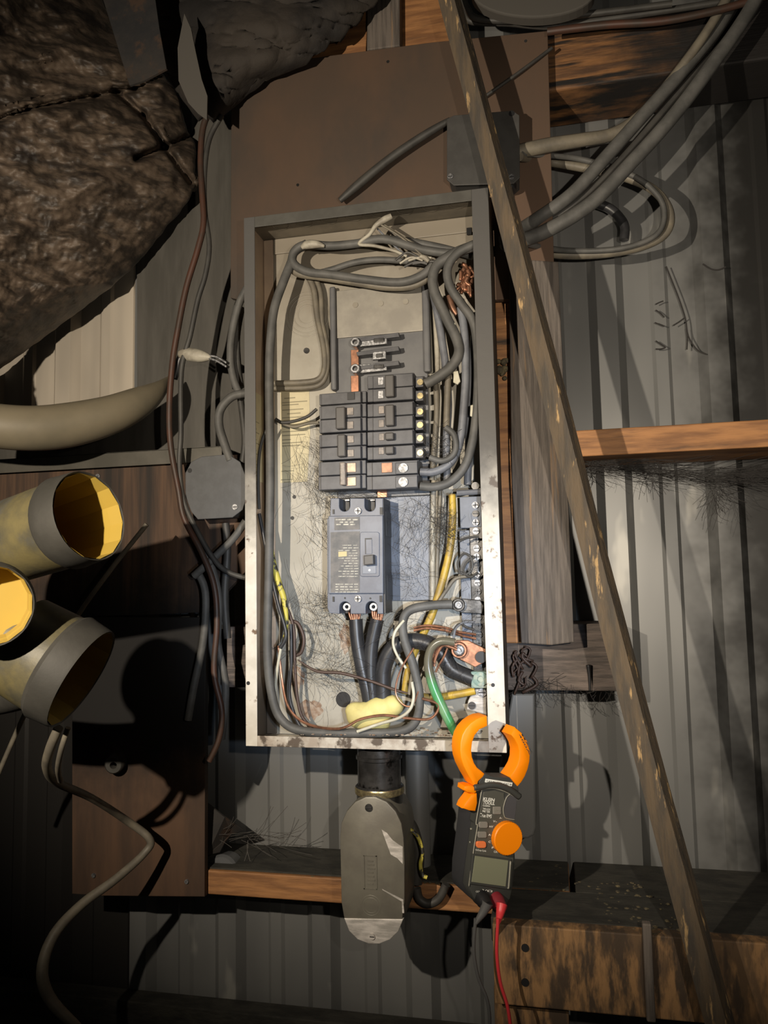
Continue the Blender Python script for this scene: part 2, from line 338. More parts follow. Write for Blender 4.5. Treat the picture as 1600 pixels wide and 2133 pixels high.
bm = NB(); prect(bm, 1343, 1925, 1362, 2130, -.302, .012, .002); obj('upright_slat', bm, M['wood_grey'], None, label='thin grey upright slat nailed on the scuffed lower board', cat='slat')
board('bottom_sill', 'black sill at the foot of the siding below the left girt', 'board', -1.5, xt(1000, 2100, -.05), -.06, -.018, -.95, zt(450, 2098, -.05), 'wood_dark')
board('charred_beam', 'charred orange beam at the upper right above the siding', 'board', xt(1135, 120, -.13), 0.95, -.13, -.018, zt(1280, 170, -.13), zt(1280, 42, -.13), 'wood_beam', .004)
board('grooved_block', 'grey grooved girt showing behind the plank foot and left of the panel', 'board', xt(472, 1390, -.115), xt(1292, 1370, -.115), -.115, -.018, zt(1190, 1439, -.115), zt(1190, 1300, -.115), 'wood_blk')
# plywood
pl = empty('plywood_sheet', (-.3, -.14, .8), 'smoky brown plywood board above and behind the panel', 'board')
bm = NB(); pprism(bm, [(482, 130), (655, 120), (900, 88), (1141, 64), (1156, 620), (560, 640), (480, 620)], -.157, .012, .001); obj('board', bm, M['ply'], pl)
for x, y in ((808, 128), (1095, 85), (620, 385)):
    bm = NB(); pdisc(bm, x, y, 3, -.158, .003); obj('nail_head', bm, M['dsteel'], pl)
pw = empty('plywood_sheet', (-.8, -.14, 0), 'brown streaked plywood behind the octagonal box and yellow ducts', 'board')
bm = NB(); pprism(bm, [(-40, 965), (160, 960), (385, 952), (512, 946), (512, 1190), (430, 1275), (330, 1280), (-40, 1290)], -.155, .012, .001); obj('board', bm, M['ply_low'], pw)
for x, y in ((203, 992), (371, 977)):
    bm = NB(); pdisc(bm, x, y, 5, -.158, .004); obj('screw', bm, M['silver'], pw)
pw2 = empty('plywood_sheet', (-.7, -.15, -.4), 'dark brown plywood panel at lower left behind the drooping cable', 'board')
bm = NB(); pprism(bm, [(150, 1286), (428, 1286), (426, 1868), (212, 1866), (150, 1862)], -.165, .012, .001); obj('board', bm, M['ply_shade'], pw2)
for x, y in ((388, 1837), (194, 1824)):
    bm = NB(); pdisc(bm, x, y, 4.5, -.168, .004); obj('screw', bm, M['silver'], pw2)
# framing above the plywood
bm = NB(); pprism(bm, [(640, -60), (770, -60), (762, 112), (640, 130)], -.125, .03, .001); obj('framing_block', bm, M['wood_or'], None, label='orange framing block at the top left of the stud', cat='board')
bm = NB(); pprism(bm, [(766, -60), (832, -60), (833, 95), (764, 104)], -.150, .06, .002); obj('wall_stud', bm, M['wood_grey'], None, label='smoky grey-brown stud end between two orange blocks at the top', cat='board')
bm = NB(); pprism(bm, [(834, -60), (960, -60), (960, 92), (834, 100)], -.125, .03, .001); obj('framing_block', bm, M['wood_or'], None, label='orange framing block at the top between stud and leaning stick', cat='board')
# plank, post
bm = NB(); pprism(bm, [(1060, 560), (1110, 541), (1163, 545), (1180, 940), (1196, 1338), (1150, 1344), (1086, 1340), (1066, 1000)], -.165, .036, .002); obj('weathered_plank', bm, M['wood_grey'], None, label='weathered grey upright plank close beside the panel right side', cat='board')
bm = NB(); pprism(bm, [(1030, 520), (1072, 520), (1090, 1340), (1040, 1340)], -.122, .10, .002); obj('wooden_post', bm, M['wood_or'], None, label='narrow orange scorched post between panel and weathered plank', cat='post')
# grey sheet and flashing
bm = NB(); pprism(bm, [(285, 480), (420, 240), (540, 240), (540, 950), (-60, 975), (-60, 880), (286, 815)], -.035, .002); obj('sheet_metal', bm, M['sheet'], None, label='smooth soot-grey sheet metal left of the panel, above flashing', cat='sheet metal')
bm = NB()
a = P(-60, 958, -.172); b = P(462, 929, -.172)
bm_box(bm, a.x, b.x, -.172, -.1715 + .002, b.z - .026, b.z, .0005); bm_box(bm, a.x, b.x, -.172, -.036, b.z - .0012, b.z)
obj('metal_flashing', bm, M['flash'], None, label='narrow bent metal flashing with bright edge above streaked plywood', cat='flashing')
# grey raceway behind the meter
bm = NB(); pprism(bm, [(1066, 1445), (1114, 1445), (1116, 1725), (1112, 1740), (1100, 1747), (1040, 1747), (1040, 1600)], -.13, .11, .003); obj('metal_raceway', bm, M['siding'], None, label='plain grey metal box behind the clamp meter, right of it', cat='box')

# ---------------------------------------------------------------- insulation
def lerp(tab, y):
    for (y0, x0), (y1, x1) in zip(tab, tab[1:]):
        if y0 <= y <= y1: return x0 + (x1 - x0) * (y - y0) / (y1 - y0)
    return tab[-1][1]
SEAMS = [[(-40, 262), (60, 226), (200, 200), (282, 184), (356, 152)], [(285, 330), (340, 308), (402, 282)], [(240, 188), (300, 240), (340, 300), (398, 380)]]
def insulation(name, label, left, right, y0, y1, Yf, m, amp, nr=70, nc=60):
    bm = NB(); g = []
    for j in range(nr + 1):
        py = y0 + (y1 - y0) * j / nr; l = lerp(left, py); r = lerp(right, py); row = []
        for i in range(nc + 1):
            s = i / nc; px = l + (r - l) * s
            n = 1.1 * noise.fractal(Vector((px * .006, py * .014, 3.1)), 0.9, 2.1, 6)
            wx, wy = px + 40 * noise.noise(Vector((px * .01, py * .01, 21))), py + 30 * noise.noise(Vector((px * .012, py * .012, 33)))
            n += .9 * (abs(noise.noise(Vector((wx * .006 + wy * .003, wy * .017, 7)))) ** .7) + .10 * noise.noise(Vector((px * .08, py * .11, 5)))
            n += .35 * abs(noise.noise(Vector((wx * .012 - wy * .012, wy * .022, 17))))
            for sm in SEAMS:
                for (ax, ay), (bx, by) in zip(sm, sm[1:]):
                    tt = max(0, min(1, ((px - ax) * (bx - ax) + (py - ay) * (by - ay)) / ((bx - ax) ** 2 + (by - ay) ** 2)))
                    dd = math.hypot(px - ax - tt * (bx - ax), py - ay - tt * (by - ay))
                    n += 1.6 * math.exp(-(dd / 6) ** 2)
            px += 3 * noise.noise(Vector((px * .05, py * .05, 9))) * (1 if s > .9 else 0)
            row.append(bm.verts.new(P(px, py, Yf(s, (py - y0) / (y1 - y0)) + amp * n)))
        g.append(row)
    for j in range(nr):
        for i in range(nc):
            bm.faces.new((g[j][i], g[j][i + 1], g[j + 1][i + 1], g[j + 1][i]))
    o = obj(name, bm, M[m], None, smooth=True, label=label, cat='insulation')
    md = o.modifiers.new('thick', 'SOLIDIFY'); md.thickness = .012; md.offset = 1
    return o
insulation('burnt_insulation', 'large sagging burnt brown insulation blanket at upper left', [(-80, -90), (860, -90)],
           [(-80, 180), (0, 212), (60, 240), (160, 345), (190, 368), (270, 390), (300, 408), (385, 406), (420, 393), (470, 350), (545, 290), (600, 230), (660, 150), (725, 62), (770, 0), (830, -80)], -80, 830,
           lambda s, t: -.085 - .30 * (1 - s) ** .75, 'insul', .020, 230, 150)
insulation('charred_insulation', 'charred black insulation hanging at the top above the plywood', [(-80, 318), (0, 325), (150, 350), (245, 425)],
           [(-80, 830), (0, 782), (40, 742), (80, 700), (115, 650), (150, 560), (210, 480), (245, 436)], -80, 245,
           lambda s, t: -.19 - .05 * math.sin(math.pi * s), 'insul_dk', .014)
bm = NB(); pprism(bm, [(203, -40), (318, -40), (332, 60), (347, 143), (300, 168), (270, 178), (240, 80)], -.315, .004); obj('insulation_strap', bm, M['strap'], None, label='charred dark strap across the insulation at upper left', cat='strap')
bm = NB(); pprism(bm, [(384, 28), (398, 60), (408, 110), (420, 165), (432, 200), (431, 250), (412, 236), (392, 214), (372, 168), (370, 100)], -.29, .003); obj('foil_flap', bm, M['flap'], None, label='smooth grey foil flap hanging between the two insulations', cat='flap')
bm = NB(); pprism(bm, circ(1110, -20, 130, 56, 40), -.22, .02, .003); obj('round_plate', bm, M['flap'], None, label='grey round plate edge at the top right of the stick', cat='plate')

# ---------------------------------------------------------------- breaker panel
PX0, PX1, PZ0, PZ1 = -.481, -.077, -.252, .606
IX0, IX1, IZ0, IZ1 = -.462, -.103, -.236, .588
YF, YB = -.25, -.165
pan = empty('electrical_panel', (-.279, YB, PZ0), 'open rectangular electrical panel box, sooty at top and pale at bottom', 'electrical panel')
bm = NB(); bm_box(bm, PX0 + .003, PX1 - .003, YB, YB + .0015, PZ0 + .003, PZ1 - .003); obj('back_wall', bm, M['back'], pan)
bm = NB(); bm_box(bm, PX0, PX0 + .002, YF, YB, PZ0, PZ1); 
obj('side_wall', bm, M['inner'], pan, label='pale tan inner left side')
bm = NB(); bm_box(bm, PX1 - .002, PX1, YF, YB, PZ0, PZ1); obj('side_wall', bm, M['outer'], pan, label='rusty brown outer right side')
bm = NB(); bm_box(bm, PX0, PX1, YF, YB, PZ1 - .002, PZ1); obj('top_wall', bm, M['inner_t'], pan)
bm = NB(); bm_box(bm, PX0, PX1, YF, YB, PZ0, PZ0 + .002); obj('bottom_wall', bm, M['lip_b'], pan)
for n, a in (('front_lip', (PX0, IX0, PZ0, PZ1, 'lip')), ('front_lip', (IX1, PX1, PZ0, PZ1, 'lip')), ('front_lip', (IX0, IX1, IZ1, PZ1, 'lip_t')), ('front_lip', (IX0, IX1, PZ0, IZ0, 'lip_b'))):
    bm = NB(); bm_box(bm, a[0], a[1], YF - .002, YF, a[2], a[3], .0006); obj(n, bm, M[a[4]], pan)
# inner flange along the back of the top and left walls
bm = NB(); bm_box(bm, PX0 + .003, PX0 + .02, YB - .004, YB - .0002, PZ0 + .003, PZ1 - .003, .001); obj('back_flange', bm, M['inner'], pan)
bm = NB(); bm_box(bm, PX0 + .021, PX1 - .003, YB - .004, YB - .0002, PZ1 - .030, PZ1 - .003, .001); obj('back_flange', bm, M['back'], pan)
for x, y, r in ((517, 1423, 4), (1027, 1427, 4), (1037, 1223, 3)):
    bm = NB(); pdisc(bm, x, y, r, YF - .0024, .001); obj('screw_hole', bm, M['black' if r > 3 else 'silver'], pan)
bm = NB(); prect(bm, 972, 474, 982, 488, -.172, .003); obj('clip_hole', bm, M['black'], pan)
def ring(bm, px, py, r, Y, w=1.2):
    c = P(px, py, Y); k = depth(c) / F
    bm_lathe(bm, c, Vector((0, -1, 0)), [(0, (r - w) * k), (.0006, (r - w * .5) * k), (.0006, (r + w * .5) * k), (0, (r + w) * k)], 40)
for (x, y), rs in (((640, 655), (20, 30, 40, 47)), ((655, 1375), (22, 34, 46)), ((610, 1560), ())):
    for r in rs:
        bm = NB(); ring(bm, x, y, r, YB - .0002, 1.4); obj('knockout_ring', bm, M['back'], pan, smooth=True)
kx = PX0
for i in range(8):      # knockouts pressed into the top wall
    c = Vector((-.43 + i * .043, YF + .035, PZ1 - .0021)); bm = NB()
    bm_lathe(bm, c, Vector((0, 0, -1)), [(0, .0125), (.001, .0135), (.001, .0145), (0, .0155)], 28); obj('knockout_ring', bm, M['inner_t'], pan, smooth=True)
bm = NB(); pdisc(bm, 715, 1457, 16, YB - .0006, .001, 28); obj('knockout_hole', bm, M['black'], pan)
for x, y in ((613, 1035), (609, 1079)):
    bm = NB(); pdisc(bm, x, y, 4, YB - .0005, .001); obj('mounting_hole', bm, M['black'], pan)
bm = NB(); pdisc(bm, 638, 730, 6, YB - .003, .003); obj('mounting_screw', bm, M['dsteel'], pan)
# rusty patches at the foot of the back wall
for k, (x, y, rx, ry) in enumerate(((648, 1478, 34, 26), (618, 1410, 22, 30), (720, 1330, 16, 40))):
    bm = NB(); pprism(bm, [(x + (rx * (.75 + .35 * noise.noise(Vector((math.cos(a * .3) * 2, math.sin(a * .3) * 2, k))))) * math.cos(a * .2618), y + ry * (.75 + .4 * noise.noise(Vector((a * .9, k, 4)))) * math.sin(a * .2618)) for a in range(24)], YB - .0003, .0002)
    obj('rust_patch', bm, M['rust'], pan)
zt_l = lambda y: P(560, y, -.21).z
# label sheet on the back wall and its printed lines
lab = obj('wiring_label', pprism(NB(), [(584, 812), (644, 806), (646, 900), (640, 1003), (584, 1006)], YB - .0008, .0006), M['paper'], pan)
bm = NB()
for i, (x0, x1, y) in enumerate(((592, 615, 828), (588, 640, 836), (588, 622, 842), (588, 632, 852), (598, 626, 860), (588, 634, 868), (590, 626, 874), (588, 640, 897), (588, 636, 905), (588, 606, 915), (588, 630, 921), (588, 624, 927), (586, 612, 980), (585, 610, 998), (591, 606, 1003))):
    prect(bm, x0, y, x1, y + 2.2, YB - .0011, .0003)
obj('printed_lines', bm, M['ink'], pan, kind='stuff')
bm = NB(); bm_box(bm, PX0 + .0021, PX0 + .0027, YF + .008, YB - .012, zt_l(1000), zt_l(815)); sl = obj('side_label', bm, M['paper'], pan, label='yellowed paper label on the inner left side')
bm = NB()
for i in range(16):
    z_ = zt_l(990) + i * (zt_l(870) - zt_l(990)) / 16; bm_box(bm, PX0 + .0027, PX0 + .0029, YF + .015, YB - .03 - .012 * (i % 3), z_, z_ + .0016)
obj('printed_lines', bm, M['ink'], sl, kind='stuff')
# interior pan
IP = YB - .012
bm = NB(); prect(bm, 701, 596, 893, 696, IP, .008, .001); obj('upper_pan', bm, M['pan_hi'], pan)
bm = NB(); prect(bm, 701, 690, 893, 1035, IP + .004, .006, .001); obj('middle_pan', bm, M['pan'], pan)
bm = NB(); prect(bm, 700, 1036, 899, 1252, IP + .003, .006, .001); obj('lower_pan', bm, M['pan_bl'], pan)
bm = NB(); prect(bm, 687, 596, 699, 812, IP - .008, .016, .003); obj('pan_rail', bm, M['pan'], pan)
bm = NB(); prect(bm, 880, 590, 895, 774, IP - .008, .016, .003); obj('pan_rail', bm, M['pan'], pan)
for x, y in ((740, 635), (793, 632), (845, 628)):
    bm = NB(); pdisc(bm, x, y, 6, IP - .0015, .002); obj('rivet', bm, M['back'], pan)
# bare bus stabs above the right column
for y in (696, 725, 755):
    bm = NB(); pprism(bm, [(742, y + 8), (830, y - 4), (832, y + 5), (744, y + 16)], IP - .018, .016, .001); obj('bus_insulator', bm, M['brk'], pan)
for y0 in (714, 769):
    bm = NB(); c = P(741, y0, IP - .02); ax = Vector((0, -1, 0))
    bm_lathe(bm, c, ax, [(-.01, .008), (.004, .008), (.005, .007), (.005, .0045), (-.004, .0045)], 20); obj('bus_bolt', bm, M['silver'], pan, smooth='auto')
    bm = NB(); pprism(bm, [(748, y0 - 10), (806, y0 - 14), (806, y0 + 2), (748, y0 + 8)], IP - .015, .004, .001); obj('bus_stab', bm, M['silver'], pan)
    bm = NB(); prect(bm, 778, y0 - 10, 800, y0 - 2, IP - .019, .004, .001); obj('bus_jaw', bm, M['dsteel'], pan)
bm = NB(); pprism(bm, [(776, 733), (804, 730), (804, 747), (776, 749)], IP - .020, .006, .001); obj('bus_stab', bm, M['silver'], pan)
bm = NB(); prect(bm, 783, 736, 797, 744, IP - .022, .004, .001); obj('bus_jaw', bm, M['dsteel'], pan)
for y0, y1 in ((728, 762), (782, 816)):
    bm = NB(); prect(bm, 731, y0, 747, y1, IP - .006, .004, .0006); obj('bus_bar', bm, M['copper'], pan)
bm = NB(); prect(bm, 786, 1023, 806, 1036, IP - .014, .004, .0006); obj('bus_bar', bm, M['copper'], pan)

# ---------------------------------------------------------------- branch breakers
def zx(x): return 520 + x / 2.963
def zy(y): return 760 + y / 2.963
YBK = -.222
def breaker(label, x0, y0, x1, y1, poles, tie, wins, wm='win', side=1, term=(), slot=False, tiew='brk_dk'):
    c = P((zx(x0) + zx(x1)) / 2, (zy(y0) + zy(y1)) / 2, YBK + .045)
    t = empty('circuit_breaker', c, label, 'circuit breaker', 'branch breakers in the panel')
    h = (y1 - y0) / poles
    for k in range(poles):
        a, b = y0 + h * k + 2.0, y0 + h * (k + 1) - 2.0
        bm = NB()
        xm0, xm1 = (x0 + 12, x1 - 34) if side < 0 else (x0 + 34, x1 - 8)
        prect(bm, zx(x0), zy(a), zx(x1), zy(b), YBK + .008, .036, .0012)
        prect(bm, zx(xm0), zy(a), zx(xm1), zy(b), YBK, .012, .0012)
        obj('pole_case', bm, M['brk'], t)
    for (a, b, c_, d) in wins:
        bm = NB(); prect(bm, zx(a) - .6, zy(b) - .6, zx(c_) + .6, zy(d) + .6, YBK - .0006, .001, .0003); f = obj('window_frame', bm, M['brk_dk'], t)
        bm = NB(); prect(bm, zx(a), zy(b), zx(c_), zy(d), YBK - .0014, .001, .0003); obj('pole_window', bm, M[wm], f)
    if tie:
        a, b, c_, d = tie
        bm = NB(); prect(bm, zx(a), zy(b), zx(c_), zy(d), YBK - .011, .012, .002); obj('toggle', bm, M[tiew], t)
    for y in term:
        bm = NB(); prect(bm, zx(1022), zy(y - 32), zx(1072), zy(y + 32), YBK + .012, .03, .001); tb = obj('terminal_block', bm, M['brk'], t)
        bm = NB(); pdisc(bm, zx(1052), zy(y), 6.5, YBK + .009, .005); obj('terminal_screw', bm, M['brass'], tb)
    return t
breaker('single-pole breaker at the top of the left column', 430, 168, 720, 242, 1, None, [(604, 172, 648, 214)], 'black', -1)
breaker('two-pole breaker second from top of the left column', 430, 244, 720, 416, 2, (530, 258, 588, 395), [(600, 265, 640, 308), (600, 350, 640, 393)], 'win', -1)
breaker('two-pole breaker third from top of the left column', 430, 422, 720, 586, 2, (540, 428, 590, 566), [(603, 438, 642, 480), (603, 524, 642, 566)], 'win', -1)
breaker('two-pole breaker at the bottom left with bright copper-coloured windows', 425, 592, 718, 770, 2, (556, 600, 590, 742), [(594, 606, 655, 662), (594, 694, 655, 746)], 'win_hi', -1, tiew='win')
breaker('two-pole breaker at the top of the right column beside the bare bus', 726, 56, 1016, 222, 2, (835, 60, 890, 196), [(793, 76, 826, 122), (793, 160, 826, 206)], 'silver', 1, (105, 190))
breaker('two-pole breaker second from top of the right column', 726, 230, 1016, 400, 2, (835, 244, 890, 375), [(797, 255, 829, 300), (797, 340, 829, 384)], 'win', 1, (288, 370))
breaker('single-pole breaker third from top of the right column', 726, 404, 1016, 494, 1, (835, 416, 888, 462), [(799, 424, 829, 466)], 'win', 1, (452,))
breaker('single-pole breaker fourth from top of the right column', 726, 498, 1016, 582, 1, (835, 500, 888, 550), [(797, 510, 828, 552)], 'win', 1, (542,))
t5 = breaker('wide two-pole breaker at the bottom right with two silver screws', 722, 592, 1046, 768, 2, None, [(815, 604, 880, 664)], 'copper_dk', 1)
for y in (636, 722):
    bm = NB(); prect(bm, zx(900), zy(y - 36), zx(1036), zy(y + 36), YBK - .004, .006, .001); tb = obj('terminal_block', bm, M['brk'], t5)
    bm = NB(); pdisc(bm, zx(948), zy(y), 10, YBK - .007, .004, 12); obj('terminal_screw', bm, M['silver'], tb)

# ---------------------------------------------------------------- main breaker
def mx(x): return 520 + x / 2.963
def my(y): return 1000 + y / 2.963
YM = -.236
mb = empty('main_breaker', P(740, 1278, -.17), 'large blue-grey main breaker with a single toggle, below the small breakers', 'circuit breaker')
def U(cx, w, y0, ye, down):
    r = w / 2; pts = []
    for i in range(9):
        a = math.pi * i / 8
        pts.append((cx - r * math.cos(a), y0 + (r * math.sin(a) if down else -r * math.sin(a))))
    return [(cx - r, ye)] + pts + [(cx + r, ye)]
out = [(500, 112)] + U(586, 66, 160, 112, True) + U(743, 66, 160, 112, True) + [(822, 112), (824, 826)] + U(752, 72, 784, 826, False)[::-1] + U(588, 68, 784, 826, False)[::-1] + [(492, 822), (480, 790), (478, 240), (496, 226)]
def mpts(l): return [(mx(a), my(b)) for a, b in l]
bm = NB(); pprism(bm, mpts(out), YM + .006, .053, .001); obj('case', bm, M['main'], mb)
bm = NB(); pprism(bm, mpts([(486, 222), (822, 216), (824, 700), (486, 702)]), YM, .008, .0012); obj('front_cover', bm, M['main'], mb)
bm = NB(); pprism(bm, mpts([(822, 114), (905, 150), (905, 830), (826, 826)]), YM + .018, .002); bm.free()
a = P(mx(823), my(470), YM); zt_, zb_ = P(mx(700), my(112), YM).z, P(mx(700), my(826), YM).z
bm = NB(); bm_box(bm, a.x - .002, a.x + .0012, YM + .007, YM + .059, zb_, zt_, .0006); obj('side_cover', bm, M['main_sd'], mb)
for k, z in enumerate((.22, .78)):
    zz = zb_ + (zt_ - zb_) * z; bm = NB(); bm_box(bm, a.x + .001, a.x + .002, YM + .02, YM + .06, zz - .02, zz + .02, .0004); obj('side_rib', bm, M['main_sd'], mb)
bm = NB(); pprism(bm, mpts([(523, 232), (680, 226), (680, 304), (523, 310)]), YM - .0006, .0008); lb1 = obj('name_plate', bm, M['mlabel'], mb)
bm = NB(); pprism(bm, mpts([(500, 322), (680, 316), (680, 692), (500, 694)]), YM - .0006, .0008); lb2 = obj('rating_label', bm, M['mlabel'], mb)
def dashes(bm, x0, x1, y, h, Y, words=3, fill=.8):
    n = random.randint(max(2, words - 1), words + 1); x = x0
    for i in range(n):
        w = (x1 - x0) / n * random.uniform(.6, .95)
        prect(bm, mx(x), my(y), mx(x + w), my(y + h), Y, .0003)
        x += (x1 - x0) / n
bm = NB(); 
for x0, x1, y in ((532, 672, 240), (555, 650, 256), (535, 665, 270)): dashes(bm, x0, x1, y, 8, YM - .001, 4)
obj('printed_lines', bm, M['print'], lb1, kind='stuff')
bm = NB(); y = 400
for i in range(19):
    if y < 600 and not 440 < y < 472: dashes(bm, 545 + random.uniform(0, 50), 674, y, 5, YM - .001, 4)
    elif y >= 640: dashes(bm, 530, 674, y, 6, YM - .001, 5)
    elif y < 475: dashes(bm, 612, 674, y, 5, YM - .001, 2)
    y += 16
obj('printed_lines', bm, M['print'], lb2, kind='stuff')
bm = NB(); pprism(bm, mpts([(548, 442), (600, 440), (600, 470), (548, 474)]), YM - .0012, .0006); obj('yellow_tag', bm, M['ytag'], lb2)
o = mpts(rrect(741, 458, 60, 138, 14)); bm = NB(); pprism(bm, o, YM - .002, .003, .0008); tf = obj('toggle_frame', bm, M['main'], mb)
bm = NB(); prect(bm, mx(712), my(358), mx(755), my(456), YM - .0028, .001, .0003); obj('toggle_slot', bm, M['main_sd'], tf)
bm = NB(); prect(bm, mx(718), my(366), mx(755), my(456), YM - .0034, .001, .0003); obj('slot_liner', bm, M['main'], tf)
bm = NB(); prect(bm, mx(696), my(528), mx(780), my(578), YM - .0032, .0014, .0004); pt = obj('index_plate', bm, M['pan_bl'], tf)
bm = NB(); pdisc(bm, mx(740), my(556), 2.4, YM - .0038, .001, 10); obj('index_dot', bm, M['white'], pt)
bm = NB(); bm_prism(bm, [P(mx(x), my(y), YM - .016) for x, y in ((704, 466), (762, 460), (764, 520), (706, 526))], YV * .016, .0015); obj('toggle', bm, M['brk_dk'], mb)
def screwhead(parent, px, py, r, Y, m='silver', slot='x', name='screw'):
    bm = NB(); pdisc(bm, px, py, r, Y - .002, .003, 16); s = obj(name, bm, M[m], parent)
    bm = NB(); prect(bm, px - r * .8, py - r * .14, px + r * .8, py + r * .14, Y - .0026, .001)
    if slot == 'x': prect(bm, px - r * .14, py - r * .8, px + r * .14, py + r * .8, Y - .0026, .001)
    obj('screw_slot', bm, M['black'], s)
for y in (190, 733): screwhead(mb, mx(668), my(y), 7, YM + .004)
for x, y, w, h in ((520, 195, 8, 14), (816, 190, 12, 22), (520, 735, 8, 16), (814, 733, 12, 20)):
    bm = NB(); prect(bm, mx(x - w), my(y - h), mx(x + w * .4), my(y + h), YM + .0045, .002); obj('case_slot', bm, M['black'], mb)
for x, y in ((588, 728), (745, 730)):
    bm = NB(); pdisc(bm, mx(x), my(y), 2, YM + .005, .002, 8); obj('case_hole', bm, M['black'], mb)
for x in (588, 752):        # lugs seen in the lower notches, dark wells behind all four
    bm = NB(); prect(bm, mx(x - 30), my(748), mx(x + 30), my(822), YM + .03, .02); obj('lug_well', bm, M['black'], mb)
    bm = NB(); bm_lathe(bm, P(mx(x + 16), my(784), YM + .024), Vector((.1, -1, .1)), [(-.008, .007), (.006, .007), (.007, .006), (.007, .003), (0, .003)], 14); obj('lug_screw', bm, M['silver'], mb, smooth='auto')
for x in (586, 743):
    bm = NB(); prect(bm, mx(x - 30), my(116), mx(x + 30), my(192), YM + .03, .02); obj('lug_well', bm, M['black'], mb)
    bm = NB(); prect(bm, mx(x + 2), my(120), mx(x + 30), my(128), YM + .02, .01); obj('lug_clip', bm, M['silver'], mb)

# ---------------------------------------------------------------- neutral bar (right)
nb = empty('neutral_bar', P(985, 1410, -.17), 'blue-grey neutral bar with a column of screws inside the right edge', 'terminal bar')
bm = NB(); prect(bm, 958, 1034, 1003, 1100, -.198, .02, .001); obj('bar_cap', bm, M['pan_bl'], nb)
bm = NB(); prect(bm, 960, 1104, 990, 1345, -.192, .018, .001); obj('insulating_plate', bm, M['pan_bl'], nb)
bm = NB(); prect(bm, 982, 1096, 1012, 1405, -.198, .02, .001); obj('bar', bm, M['dsteel'], nb)
for i, y in enumerate(range(1052, 1400, 18)):
    if 1250 < y < 1285 or 1350 < y < 1385: continue
    screwhead(nb, 990 + (y - 1052) * .028, y, 7, -.199, 'dsteel' if i % 3 == 1 or y > 1290 else 'silver', 's' if i % 2 else 'x', 'terminal_screw')
bm = NB(); bm_cyl(bm, P(952, 1027, -.21), P(1004, 1024, -.21), .0045, n=10); obj('bar_stop', bm, M['cab_b'], nb)
bm = NB(); pdisc(bm, 990, 1012, 8, -.205, .01); obj('bar_bolt', bm, M['dsteel'], nb)
def ringlug(name, label, px, py, r, Y, m, tail):
    t = empty(name, P(px, py, Y + .01), label, 'cable lug'); c = P(px, py, Y); k = depth(c) / F
    bm = NB(); pprism(bm, tail, Y + .003, .005, .001); obj('lug_tongue', bm, M[m], t)
    bm = NB(); bm_lathe(bm, c, Vector((0, -1, 0)), [(-.002, r * k), (.004, r * k), (.006, r * .9 * k), (.006, r * .72 * k), (.001, r * .7 * k)], 28); obj('lug_barrel', bm, M[m], t, smooth='auto')
    bm = NB(); bm_lathe(bm, c, Vector((0, -1, 0)), [(0, r * .68 * k), (.003, r * .66 * k), (.0045, r * .5 * k), (.0045, r * .42 * k), (.002, r * .4 * k), (.002, r * .28 * k), (.005, r * .24 * k), (.005, 0)], 24); obj('lug_bolt', bm, M['silver'], t, smooth='auto')
    return t
ringlug('ring_lug', 'steel ring lug ending the grey cable on the neutral bar', 956, 1260, 13.5, -.216, 'dsteel', [(958, 1247), (1000, 1250), (1008, 1262), (1004, 1279), (958, 1276)])
cl = ringlug('ring_lug', 'copper ring lug with pale bolt on the bare copper wires', 957, 1354, 17, -.222, 'copper', [(950, 1334), (975, 1334), (1012, 1352), (1012, 1378), (990, 1390), (955, 1372)])
bm = NB(); pdisc(bm, 1002, 1369, 12, -.226, .012, 20); obj('lug_cap', bm, M['black'], cl)
vl = empty('ground_lug', P(1000, 1415, -.175), 'green-corroded square ground lug at the panel lower right', 'cable lug')
bm = NB(); prect(bm, 981, 1399, 1014, 1434, -.215, .03, .002); obj('lug_block', bm, M['verd'], vl)
bm = NB(); bm_lathe(bm, P(1001, 1414, -.215), Vector((0, -1, 0)), [(0, .011), (.003, .011), (.004, .009), (.004, .005), (0, .005)], 20); obj('lug_screw', bm, M['verd'], vl, smooth='auto')
gb = empty('ground_bar', P(1000, 1470, -.17), 'pale grubby ground bar with two screws below the corroded lug', 'terminal bar')
bm = NB(); pprism(bm, [(986, 1436), (1014, 1434), (1014, 1490), (972, 1478), (975, 1460)], -.200, .025, .002); obj('bar', bm, M['cond_b'], gb)
screwhead(gb, 1004, 1443, 9, -.201, 'silver', 's'); screwhead(gb, 983, 1470, 8, -.201, 'dsteel', 's')

# ---------------------------------------------------------------- wires and cables
def cable(name, label, pts, r, m, Y=-.2, group=None, n=10, sub=6, cat='cable'):
    bm = NB(); ptube(bm, pts, r, Y, n, sub)
    return obj(name, bm, M[m], None, smooth='auto', label=label, cat=cat, group=group)
# long grey cable down the left inside and round the bottom to the steel lug
cable('panel_cable', 'long grey cable looping down the left and round the panel bottom', [(640, 508, -.21), (614, 524, -.215), (606, 548, -.22), (590, 588, -.225), (571, 645, -.23), (563, 720), (561, 800), (563, 1000), (560, 1200), (557, 1350), (565, 1440), (585, 1497), (632, 1523), (740, 1527), (830, 1524), (866, 1502), (874, 1452, -.232), (862, 1390, -.232), (842, 1330, -.23), (840, 1292, -.228), (856, 1270, -.226), (900, 1261, -.224), (942, 1259, -.22)], 9.5, 'cab_g', -.23)
cable('panel_cable', 'thick grey cable loop across the top of the panel, upper turn', [(902, 552), (878, 574), (832, 588), (760, 582), (690, 572), (640, 566), (612, 549), (612, 526), (636, 510), (690, 512), (745, 507), (800, 498), (880, 520), (940, 528)], 9, 'cab_g', -.222)
cable('panel_cable', 'tan grey cable loop across the panel top, lowest turn', [(905, 566), (866, 594), (806, 598), (740, 588), (668, 577), (622, 570), (606, 556)], 8, 'cab_t', -.212)
